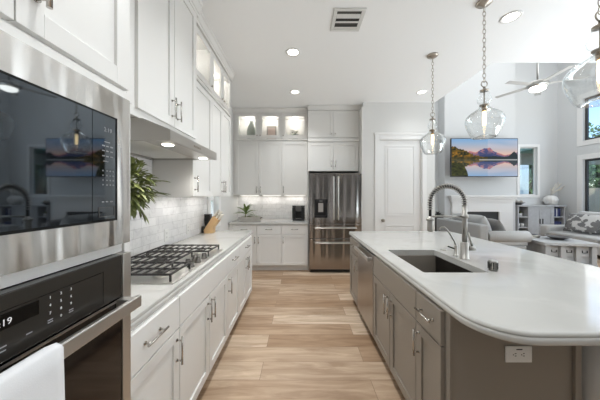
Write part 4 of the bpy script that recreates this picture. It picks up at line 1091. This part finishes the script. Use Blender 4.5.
# television
t = thing('television', 'large wall-mounted television showing mountains and an autumn lake', 'television', (5.75, 7.4, 2.6))
tx0, tx1, tz0, tz1, ty = 4.64, 6.705, 1.985, 3.175, 7.38
MB().box(tx0, tx1, ty, ty+0.05, tz0, tz1, 0.006).build('housing', M_blackpl, t)
MB().box(5.3, 6.1, ty+0.051, YC-0.001, 2.35, 2.8, 0.01).build('wall_bracket', M_blackpl, t)
def screen():
    nx, nz = 170, 96; rnd = random.Random(2)
    def fr(x, seed, oct_=5, f=3.0):
        v, a = 0, 0.5
        for o_ in range(oct_):
            xi = math.floor(x*f); tt = x*f-xi; tt = tt*tt*(3-2*tt)
            h = lambda i: (math.sin((i+seed*37.7+o_*91.3)*12.9898)*43758.5453) % 1
            v += a*(h(xi)*(1-tt)+h(xi+1)*tt); f *= 2.1; a *= 0.5
        return v
    def n2(x, y, seed, f):
        xi, yi = math.floor(x*f), math.floor(y*f); tx, tyy = x*f-xi, y*f-yi
        h = lambda i, j: (math.sin(i*127.1+j*311.7+seed*74.7)*43758.5453) % 1
        return (h(xi, yi)*(1-tx)+h(xi+1, yi)*tx)*(1-tyy) + (h(xi, yi+1)*(1-tx)+h(xi+1, yi+1)*tx)*tyy
    mixc = lambda a, c, s: tuple(p*(1-s)+q*s for p, q in zip(a, c))
    def ridge(u):
        base = 0.56 + 0.2*max(0, 1-abs(u-0.5)/0.30) + 0.10*max(0, 1-abs(u-0.27)/0.09)
        base += 0.06*max(0, 1-abs(u-0.58)/0.06) + 0.08*max(0, (u-0.8)/0.2)
        return base + 0.11*(fr(u, 3)-0.5)
    HZ = 0.455
    def land(u, v):          # v in HZ..1
        s = (v-HZ)/(1-HZ)
        skyc = mixc((236, 196, 176), (128, 176, 222), min(1, max(0, s*1.25-0.25)))
        cl = n2(u*0.6+v*0.8, v*3, 5, 6)
        if u > 0.55 and s > 0.5: skyc = mixc(skyc, (214, 206, 216), 0.6*cl)
        c = skyc
        r = ridge(u)
        if v < r:
            hgt = (v-HZ)/(r-HZ+1e-6)
            c = mixc((34, 56, 98), (88, 84, 130), hgt)
            lit = n2(u+v*0.7, v, 9, 26)
            if hgt > 0.4 and lit > 0.42: c = mixc(c, (226, 142, 128), min(1, (hgt-0.4)*1.5))
        tl = 0.50 + 0.05*fr(u, 8, 5, 9) + (0.14*max(0, 1-abs(u-0.95)/0.09))
        if u > 0.35 and v < tl: c = (34, 46, 50)
        tr = 0.84 - 0.72*u + 0.10*(fr(u, 4, 4, 14)-0.5)
        if u < 0.55 and v < max(tr+0.05*(n2(u, 0, 31, 60)-0.5), 0.56-0.1*u + 0.02*fr(u, 2, 3, 20)):
            k = n2(u, v, 1, 40); k2 = n2(u, v, 6, 13)
            c = mixc((24, 34, 16), (226, 150, 34), min(1, max(0, 0.9*k+0.8*k2-0.42)))
            if v < 0.53: c = mixc(c, (40, 44, 24), 0.55)
        return c
    me = bpy.data.meshes.new('screen'); vs = []; fs = []; cols = []
    for j in range(nz+1):
        for i in range(nx+1):
            u, v = i/nx, j/nz
            vs.append((tx0+0.02+(tx1-tx0-0.04)*u, ty-0.0015, tz0+0.025+(tz1-tz0-0.045)*v))
            if v >= HZ: c = land(u, v)
            else:
                c = mixc(land(u+0.006*math.sin(v*160), min(1, HZ+(HZ-v)*1.12)), (150, 160, 186), 0.14)
                if 0.42 < u and HZ-v < 0.03: c = mixc(c, (206, 206, 204), 0.75)
                bush = 0.37*math.sqrt(max(0, 1-(max(0, u-0.06)/0.19)**2)) + 0.05*(fr(u, 6, 4, 22)-0.5)
                if u < 0.25 and v < bush:
                    k = n2(u, v, 12, 46)*0.6 + n2(u, v, 17, 15)*0.5; c = mixc((16, 22, 10), (104, 104, 34), min(1, max(0, k-0.15)))
            cols.append((*lin(c), 1))
    for j in range(nz):
        for i in range(nx):
            a = j*(nx+1)+i; fs.append((a, a+1, a+nx+2, a+nx+1))
    off = world_loc(t)
    me.from_pydata([tuple(Vector(p)-off) for p in vs], [], fs)
    ca = me.color_attributes.new('picture', 'FLOAT_COLOR', 'POINT')
    ca.data.foreach_set('color', [x for c in cols for x in c])
    m = bpy.data.materials.new('tv_picture'); m.use_nodes = True; n = m.node_tree.nodes; l = m.node_tree.links
    b = n['Principled BSDF']; b.inputs['Base Color'].default_value = (0.005, 0.005, 0.005, 1); b.inputs['Roughness'].default_value = 0.45; b.inputs['Specular IOR Level'].default_value = 0.12
    at = n.new('ShaderNodeAttribute'); at.attribute_name = 'picture'; l.new(at.outputs['Color'], b.inputs['Emission Color']); b.inputs['Emission Strength'].default_value = 0.8
    me.materials.append(m)
    o = bpy.data.objects.new('screen', me); COL.objects.link(o); o.parent = t
screen()

# planter left of the fireplace
t = thing('tall_planter', 'dark planter with foliage standing left of the fireplace', 'plant', (4.33, 7.55, 0))
MB().lathe([(0, 0.001), (0.11, 0.001), (0.16, 0.75), (0.165, 0.80), (0.14, 0.80), (0, 0.76)], (4.33, 7.55, 0), 24).build('planter', M_planter, t)
b = MB(); rnd = random.Random(9)
for k in range(40):
    a = rnd.uniform(0, 2*PI); e = rnd.uniform(0.3, 1.4); b.leaf((4.33, 7.55, 0.77), (math.cos(a)*math.cos(e), math.sin(a)*math.cos(e), math.sin(e)), rnd.uniform(0.14, 0.3), 0.05, 0.3, 3)
b.build('leaves', M_planter, t, recalc=False)

# console cabinet
before = set(o.name for o in COL.objects)
t = thing('console_cabinet', 'weathered grey console with open end shelves under the far window', 'console', (7.65, 7.75, 0))
x0, x1, y0, y1, zt_ = 6.77, 8.30, 7.42, 7.785, 1.055
b = MB()
b.box(x0, x0+0.04, y0, y1, 0.001, zt_).box(x1-0.04, x1, y0, y1, 0.001, zt_).box(x0+0.04, x1-0.04, y1-0.02, y1, 0.05, zt_).box(x0+0.04, x1-0.04, y0, y1-0.02, 0.05, 0.10)
b.box(7.11, 7.15, y0, y1-0.02, 0.1, zt_).box(7.91, 7.95, y0, y1-0.02, 0.1, zt_)
for a0, a1 in ((x0+0.04, 7.11), (7.95, x1-0.04)):
    b.box(a0, a1, y0+0.005, y1-0.02, 0.36, 0.39).box(a0, a1, y0+0.005, y1-0.02, 0.70, 0.73)
b.build('carcass', M_weath, t)
MB().box(x0-0.03, x1+0.03, y0-0.03, y1, zt_+0.0005, zt_+0.045, 0.004).build('top', M_weath, t)
b = MB(); b.box(x0+0.041, 7.109, y1-0.024, y1-0.0205, 0.1, zt_).box(7.951, x1-0.041, y1-0.024, y1-0.0205, 0.1, zt_); b.build('back_lining', M_shelf_in, t)
F = FB(y0+0.02)
for u0, u1, ku in ((7.153, 7.528, 7.485), (7.532, 7.907, 7.575)):
    dd = shaker(F, u0, u1, 0.105, zt_-0.005, 'door', M_weath, t)
    MB().fbox(F, ku-0.012, ku+0.012, 0.50, 0.66, 0.02, 0.036, 0.002).build('handle', M_dark, dd)
ztop = zt_+0.046
t = thing('ribbed_vase', 'white ribbed vase of dried stems on the grey console', 'vase', (8.02, 7.60, ztop))
b = MB(); seg = 48; bm = b.bm; rings = []
for r_, z in ((0.09, 0), (0.14, 0.05), (0.175, 0.13), (0.18, 0.19), (0.15, 0.26), (0.10, 0.295), (0.085, 0.31), (0.10, 0.33)):
    rings.append([bm.verts.new((8.02+r_*(1+0.045*math.cos(14*2*PI*k/seg))*math.cos(2*PI*k/seg), 7.60+r_*(1+0.045*math.cos(14*2*PI*k/seg))*math.sin(2*PI*k/seg), ztop+z)) for k in range(seg)])
bm.faces.new(rings[0][::-1])
for A, C in zip(rings[:-1], rings[1:]):
    for k in range(seg):
        f = bm.faces.new((A[k], A[(k+1) % seg], C[(k+1) % seg], C[k])); f.smooth = True
b.build('vase', M_ceramic, t)
b = MB(); rnd = random.Random(4)
for k in range(14):
    tip = Vector((8.02+rnd.uniform(-0.1, 0.42), 7.60+rnd.uniform(-0.12, 0.12), ztop+rnd.uniform(0.45, 0.75))); base = Vector((8.02, 7.60, ztop+0.3))
    b.tube([base, (base+tip)/2+Vector((0, 0, 0.04)), tip], [0.004, 0.003, 0.002], 5)
    for j in range(5): b.sphere(base.lerp(tip, 0.7+0.3*j/4), 0.014, seg=6, rings=4)
b.build('dried_stems', M_ivory, t)
t = thing('fruit_bowl', 'shallow grey bowl of round objects on the left end of the console', 'bowl', (6.95, 7.60, ztop))
MB().lathe([(0, ztop), (0.08, ztop), (0.085, ztop+0.02), (0.185, ztop+0.085), (0.17, ztop+0.085), (0.07, ztop+0.03), (0, ztop+0.03)], (6.95, 7.60, 0), 28).build('bowl', M_dbowl, t)
for k in range(5):
    a = 2*PI*k/5; o = MB().sphere((6.95+0.085*math.cos(a), 7.60+0.085*math.sin(a), ztop+0.105), 0.05, seg=14, rings=8).build('decor_ball', M_tray)
    tag(o, 'pale decorative ball lying in the shallow bowl on the console', 'ball', 'decorative balls in the console bowl')
t = thing('small_plant', 'small green plant in a white pot on the console shelf', 'plant', (6.96, 7.56, 0.73))
MB().lathe([(0, 0.7305), (0.05, 0.7305), (0.06, 0.83), (0.05, 0.83), (0, 0.81)], (6.96, 7.55, 0), 20).build('pot', M_ceramic, t)
b = MB(); rnd = random.Random(8)
for k in range(26):
    a = rnd.uniform(0, 2*PI); e = rnd.uniform(0.4, 1.4); b.leaf((6.96, 7.55, 0.815), (math.cos(a)*math.cos(e), math.sin(a)*math.cos(e)*0.7, math.sin(e)), rnd.uniform(0.08, 0.15), 0.035, 0.3, 3)
b.build('leaves', M_leaf, t, recalc=False)
for k, (x, s) in enumerate(((6.89, 0.055), (7.03, 0.05))):
    o = MB().lathe([(0, 0.3905), (s*0.7, 0.3905), (s, 0.43), (s, 0.50), (s*0.85, 0.50), (s*0.8, 0.43), (0, 0.42)], (x, 7.55, 0), 20).build('mug', M_ceramic)
    tag(o, ('left' if k == 0 else 'right') + ' white mug of two on the lower console shelf', 'mug', 'mugs on the console shelf')
cols = [M_bluebk, M_bluebk, M_whitebk, M_bluebk, M_bluebk]
nm = ['blue book at the left end of the console shelf row', 'second blue book from the left on the console shelf', 'pale book in the middle of the blue books', 'blue book just right of the pale book', 'blue book at the right end of the console shelf row']
x = 7.965
for k, m in enumerate(cols):
    wd = (0.05, 0.045, 0.035, 0.05, 0.045)[k]; h = (0.26, 0.25, 0.27, 0.255, 0.265)[k]
    t = thing('book', nm[k], 'book', (x+wd/2, 7.55, 0.73), 'books on the console shelf')
    MB().box(x, x+wd, 7.47, 7.49, 0.7305, 0.7305+h, 0.002).box(x, x+0.004, 7.49, 7.65, 0.7305, 0.7305+h).box(x+wd-0.004, x+wd, 7.49, 7.65, 0.7305, 0.7305+h).build('cover', m, t)
    MB().box(x+0.0045, x+wd-0.0045, 7.4905, 7.645, 0.735, 0.7305+h-0.006).build('page_block', M_ivory, t)
    x += wd+0.004
o = MB().box(7.98, 8.22, 7.45, 7.66, 0.3905, 0.56, 0.006).build('storage_box', M_bluebk); tag(o, 'dark blue storage box on the lower console shelf', 'box')

# everything on the console stands beside the chimney breast with it
for o in list(COL.objects):
    if o.name not in before and o.parent is None:
        o.location.x += 0.265; o.location.y += 0.335
# ceiling fan
fxx, fyy2, fz = 4.95, 5.0, 3.73
t = thing('ceiling_fan', 'brushed nickel ceiling fan with light hanging in the living room', 'ceiling fan', (fxx, fyy2, LZ))
MB().lathe([(0, LZ-0.001), (0.08, LZ-0.001), (0.06, LZ-0.08), (0.02, LZ-0.1), (0, LZ-0.1)], (fxx, fyy2, 0), 24).build('canopy', M_fanm, t)
MB().cyl((fxx, fyy2, fz+0.06), (fxx, fyy2, LZ-0.09), 0.016, 0.016, 14).build('downrod', M_fanm, t)
MB().lathe([(0, fz+0.07), (0.03, fz+0.07), (0.05, fz+0.06), (0.15, fz+0.045), (0.175, fz+0.0), (0.16, fz-0.05), (0.13, fz-0.07), (0, fz-0.07)], (fxx, fyy2, 0), 32).build('motor', M_fanm, t)
MB().lathe([(0.129, fz-0.071), (0.135, fz-0.08), (0.12, fz-0.12), (0.07, fz-0.145), (0, fz-0.15)], (fxx, fyy2, 0), 32).build('light_bowl', M_lamp, t)
for k in range(5):
    a = R(45 + 72*k); rt = (Matrix.Rotation(a, 3, 'Z') @ Matrix.Rotation(R(5), 3, 'X'))
    c = Vector((fxx+0.46*math.cos(a), fyy2+0.46*math.sin(a), fz-0.01))
    b = MB(); b.obox(c, (0.56, 0.11, 0.008), rt, 0.003); bl = b.build('blade', M_blade, t)
    b = MB(); b.obox(Vector((fxx+0.17*math.cos(a), fyy2+0.17*math.sin(a), fz-0.005)), (0.12, 0.05, 0.014), rt, 0.003); b.build('blade_arm', M_fanm, bl)

# left sofa (seen from behind; faces the window wall)
t = thing('sofa', 'light grey sofa with its back towards the kitchen island', 'sofa', (4.3, 5.85, 0))
sx0, sx1, sy0, sy1 = 3.74, 4.78, 4.98, 6.62
MB().box(sx0, sx1-0.04, sy0+0.02, sy1-0.02, 0.06, 0.36, 0.03, 3, True).build('frame', M_sofa, t)
MB().box(sx0, sx0+0.20, sy0+0.02, sy1-0.02, 0.361, 0.80, 0.035, 3, True).build('backrest', M_sofa, t)
for i, (y0, y1) in enumerate(((sy0+0.27, 5.79), (5.81, sy1-0.27))):
    MB().box(sx0+0.21, sx1, y0, y1, 0.361, 0.50, 0.04, 3, True).build('seat_cushion', M_sofa2, t)
for y0 in (sy0, sy1-0.26):
    b = MB(); b.box(sx0+0.02, sx1+0.0, y0+0.05, y0+0.21, 0.361, 0.50, 0.02, 2, True)
    n = 20; prof = [(y0+0.13+0.135*math.cos(a), 0.535+0.125*math.sin(a)) for a in [2*PI*k/n for k in range(n)]]
    pr = MB()
    bmx = b.bm; A = [bmx.verts.new((sx0+0.21, yy, zz)) for yy, zz in prof]; B = [bmx.verts.new((sx1+0.04, yy, zz)) for yy, zz in prof]; C2 = [bmx.verts.new((sx1+0.07, y0+0.13+(yy-y0-0.13)*0.8, 0.535+(zz-0.535)*0.8)) for yy, zz in prof]
    for P_, Q_ in ((A, B), (B, C2)):
        for k in range(n):
            f = bmx.faces.new((P_[k], P_[(k+1) % n], Q_[(k+1) % n], Q_[k])); f.smooth = True
    bmx.faces.new(A); bmx.faces.new(C2)
    pr.bm.free()
    b.build('arm', M_sofa2, t)
b = MB()
for x in (sx0+0.06, sx1-0.1):
    for y in (sy0+0.08, sy1-0.08): b.cyl((x, y, 0.0005), (x, y, 0.062), 0.025, 0.03, 12)
b.build('feet', M_dark, t)
o = MB().pillow((4.12, 5.55, 0.735), (0.50, 0.58, 0.26), (0, R(68), 0)).build('back_cushion', M_sofa2); tag(o, 'plump pale cushion standing at the near end of the left sofa', 'cushion', 'pale back cushions on the left sofa')
o = MB().pillow((4.12, 6.10, 0.73), (0.50, 0.50, 0.26), (0, R(68), 0)).build('back_cushion', M_sofa2); tag(o, 'pale cushion at the far end of the left sofa, low behind its back', 'cushion', 'pale back cushions on the left sofa')
o = MB().pillow((4.48, 5.48, 0.70), (0.42, 0.40, 0.14), (R(8), R(58), R(8))).build('throw_pillow', M_cush); tag(o, 'darker grey throw pillow leaning at the near arm of the left sofa', 'pillow')

# right sofa along the window wall
t = thing('sofa', 'light grey sofa against the living room windows', 'sofa', (7.1, 5.3, 0))
rx0, rx1, ry0, ry1 = 6.55, 7.65, 3.95, 6.60
MB().box(rx0+0.03, rx1, ry0+0.02, ry1-0.02, 0.09, 0.31, 0.03, 3, True).build('frame', M_sofa2, t)
MB().box(rx1-0.22, rx1, ry0+0.02, ry1-0.02, 0.311, 0.84, 0.04, 3, True).build('backrest', M_sofa, t)
for (y0, y1) in ((ry0+0.25, 5.27), (5.29, ry1-0.25)):
    MB().box(rx0, rx1-0.23, y0, y1, 0.311, 0.47, 0.045, 3, True).build('seat_cushion', M_sofa2, t)
    MB().pillow((rx1-0.34, (y0+y1)/2, 0.73), (0.56, y1-y0-0.02, 0.28), (0, R(-78), 0)).build('back_cushion', M_sofa2, t)
for y0 in (ry0, ry1-0.24):
    MB().box(rx0+0.02, rx1-0.02, y0, y0+0.24, 0.311, 0.62, 0.06, 4, True).build('arm', M_sofa2, t)
b = MB()
for x in (rx0+0.1, rx1-0.08):
    for y in (ry0+0.1, ry1-0.1): b.cyl((x, y, 0.0005), (x, y, 0.092), 0.025, 0.03, 12)
b.build('feet', M_dark, t)
o = MB().pillow((6.97, 5.92, 0.725), (0.50, 0.60, 0.20), (R(4), R(-62), R(14))).build('throw_pillow', M_floral); tag(o, 'grey and white floral throw pillow on the window sofa', 'pillow')

# coffee table
t = thing('coffee_table', 'weathered grey coffee table between the two sofas', 'table', (5.25, 5.05, 0))
rot = Matrix.Rotation(R(-10), 3, 'Z'); c0 = Vector((5.42, 5.12, 0))
def tb(b, x, y, z, sx_, sy_, sz, bev=0.004): b.obox(c0 + rot @ Vector((x, y, z)), (sx_, sy_, sz), rot, bev); return b
tb(MB(), 0, 0, 0.448, 0.96, 0.86, 0.055).build('top', M_weath, t)
tb(MB(), 0, 0, 0.225, 0.76, 0.66, 0.34).build('body', M_weath, t)
tb(MB(), 0, 0, 0.03, 0.88, 0.79, 0.055).build('plinth', M_weath, t)
for x in (-0.39, -0.13, 0.13, 0.39):
    for y in (-0.345, 0.345): tb(MB(), x, y, 0.24, 0.085, 0.085, 0.36).build('column', M_weath, t)
for x in (-0.26, 0, 0.26):
    df = tb(MB(), x, -0.337, 0.30, 0.155, 0.012, 0.2).build('drawer_front', M_weath, t)
    b = MB()
    for s in (-0.04, 0.04): tb(b, x+s, -0.349, 0.30, 0.012, 0.012, 0.05)
    tb(b, x, -0.351, 0.278, 0.08, 0.01, 0.01)
    b.build('handle', M_dark, df)
o = MB().lathe([(0, 0.4765), (0.09, 0.4765), (0.10, 0.49), (0.21, 0.545), (0.195, 0.545), (0.08, 0.50), (0, 0.50)], (5.50, 5.12, 0), 28).build('bowl', M_dbowl); tag(o, 'shallow dark bowl on the coffee table', 'bowl')
for k in range(2):
    t = thing('magazine', ('upper' if k else 'lower') + ' dark book of the stack on the coffee table', 'book', (5.12, 5.36, 0.476+0.033*k), 'books stacked on the coffee table')
    cc = (5.13+0.01*k, 5.37, 0.4765+0.0165+0.0335*k)
    MB().obox((cc[0], cc[1], cc[2]-0.014), (0.30, 0.2, 0.004), (0, 0, R(8-12*k))).obox((cc[0], cc[1], cc[2]+0.014), (0.30, 0.2, 0.004), (0, 0, R(8-12*k))).build('cover', M_dkbk, t)
    MB().obox(cc, (0.29, 0.19, 0.0235), (0, 0, R(8-12*k))).build('page_block', M_ivory, t)

# ================================================================== OUTSIDE
struct(MB().box(-30, 40, YF+0.16, 45, -0.35, -0.2).box(XR+0.16, 40, -20, YF+0.16, -0.35, -0.2).box(-30, XW-0.16, -20, YF+0.16, -0.35, -0.2).build('yard_ground', M_grass), 'lawn outside the windows', 'lawn')
t = thing('garden_fence', 'tan board fence outside the living room windows', 'fence', (13.2, 8, -0.2))
b = MB()
for k in range(60): b.box(13.2, 13.225, -2+k*0.25, -2+k*0.25+0.242, -0.199, 1.75)
b.build('boards', M_fence, t); MB().box(13.226, 13.28, -2, 13, 0.2, 0.3).box(13.226, 13.28, -2, 13, 1.3, 1.4).build('rails', M_fence, t)
def tree(x, y, h, cr_, label, n=900, z0=-0.2, seed=1, ls=0.28):
    rnd = random.Random(seed)
    t = thing('garden_tree', label, 'tree', (x, y, z0), 'trees outside the windows')
    MB().tube([(x, y, z0), (x+0.1, y, z0+h*0.3), (x-0.05, y+0.1, z0+h*0.55), (x, y, z0+h*0.85)], [0.2, 0.16, 0.11, 0.05], 10).build('trunk', M_bark, t)
    b = MB()
    blobs = [Vector((x+rnd.uniform(-1, 1)*cr_*0.6, y+rnd.uniform(-1, 1)*cr_*0.6, z0+h*rnd.uniform(0.35, 0.95))) for _ in range(9)]
    for k in range(n):
        c = blobs[k % 9]; d = Vector((rnd.gauss(0, 1), rnd.gauss(0, 1), rnd.gauss(0, 0.8))).normalized()
        p = c + d*cr_*0.5*rnd.uniform(0.5, 1.0)
        b.leaf(p, d + Vector((rnd.uniform(-.6, .6), rnd.uniform(-.6, .6), rnd.uniform(-.6, .3))), ls, ls*0.55, 0.2, 2)
    b.build('foliage', M_tleaf, t, recalc=False)
tree(17.3, 13.7, 5.6, 1.8, 'green tree beyond the fence outside the window wall', 2600, seed=3)
tree(12.7, 12.9, 6.5, 1.5, 'tree showing in the far window right of the pale siding', 2600, seed=6)
tree(-4.2, 9.0, 4.5, 2.0, 'shrubby tree outside the small window in the range wall', 1500, seed=12)
def hedge(x0, x1, y0, y1, h, label, n, seed):
    rnd = random.Random(seed); b = MB()
    t = thing('garden_hedge', label, 'hedge', ((x0+x1)/2, (y0+y1)/2, -0.2))
    MB().box(x0+0.25, x1-0.25, y0+0.25, y1-0.25, -0.199, h-0.3).build('branches', M_bark, t)
    for k in range(n):
        f = rnd.randrange(3); p = Vector((rnd.uniform(x0, x1), rnd.uniform(y0, y1), rnd.uniform(-0.15, h)))
        if f == 0: p.x = x0 + rnd.uniform(0, 0.4)
        elif f == 1: p.y = y0 + rnd.uniform(0, 0.4)
        else: p.z = h - rnd.uniform(0, 0.4) + 0.3*math.sin(p.x*2.1+p.y*1.7)
        b.leaf(p, (rnd.uniform(-1, .3), rnd.uniform(-1, .3), rnd.uniform(-.6, .8)), 0.3, 0.18, 0.2, 2)
    b.build('foliage', M_tleaf, t, recalc=False)
hedge(13.6, 15.2, 6.5, 11.5, 2.9, 'leafy hedge standing behind the tan fence', 3800, 21)
hedge(10.9, 18.0, 16.5, 18.0, 5.2, 'tall leafy hedge beyond the pale sided house', 4200, 22)
t = thing('neighbour_house', 'pale blue sided house with grey eave seen through the far window', 'house', (10, 12, 0))
MB().box(8.2, 11.25, 11.8, 15, -0.2, 3.1).build('siding_wall', M_siding, t)
t = thing('porch', 'covered porch beam and green ceiling outside the far window', 'porch', (9, 9.6, 0))
MB().box(6.5, 13, 9.2, 9.45, 2.62, 3.02).build('beam', M_eave, t)
MB().box(6.5, 13, YF+0.17, 9.2, 3.02, 3.08).build('porch_ceiling', M_teal, t)
b = MB().box(6.6, 6.8, 9.22, 9.42, -0.2, 2.62).box(12.7, 12.9, 9.22, 9.42, -0.2, 2.62).build('posts', M_eave, t)
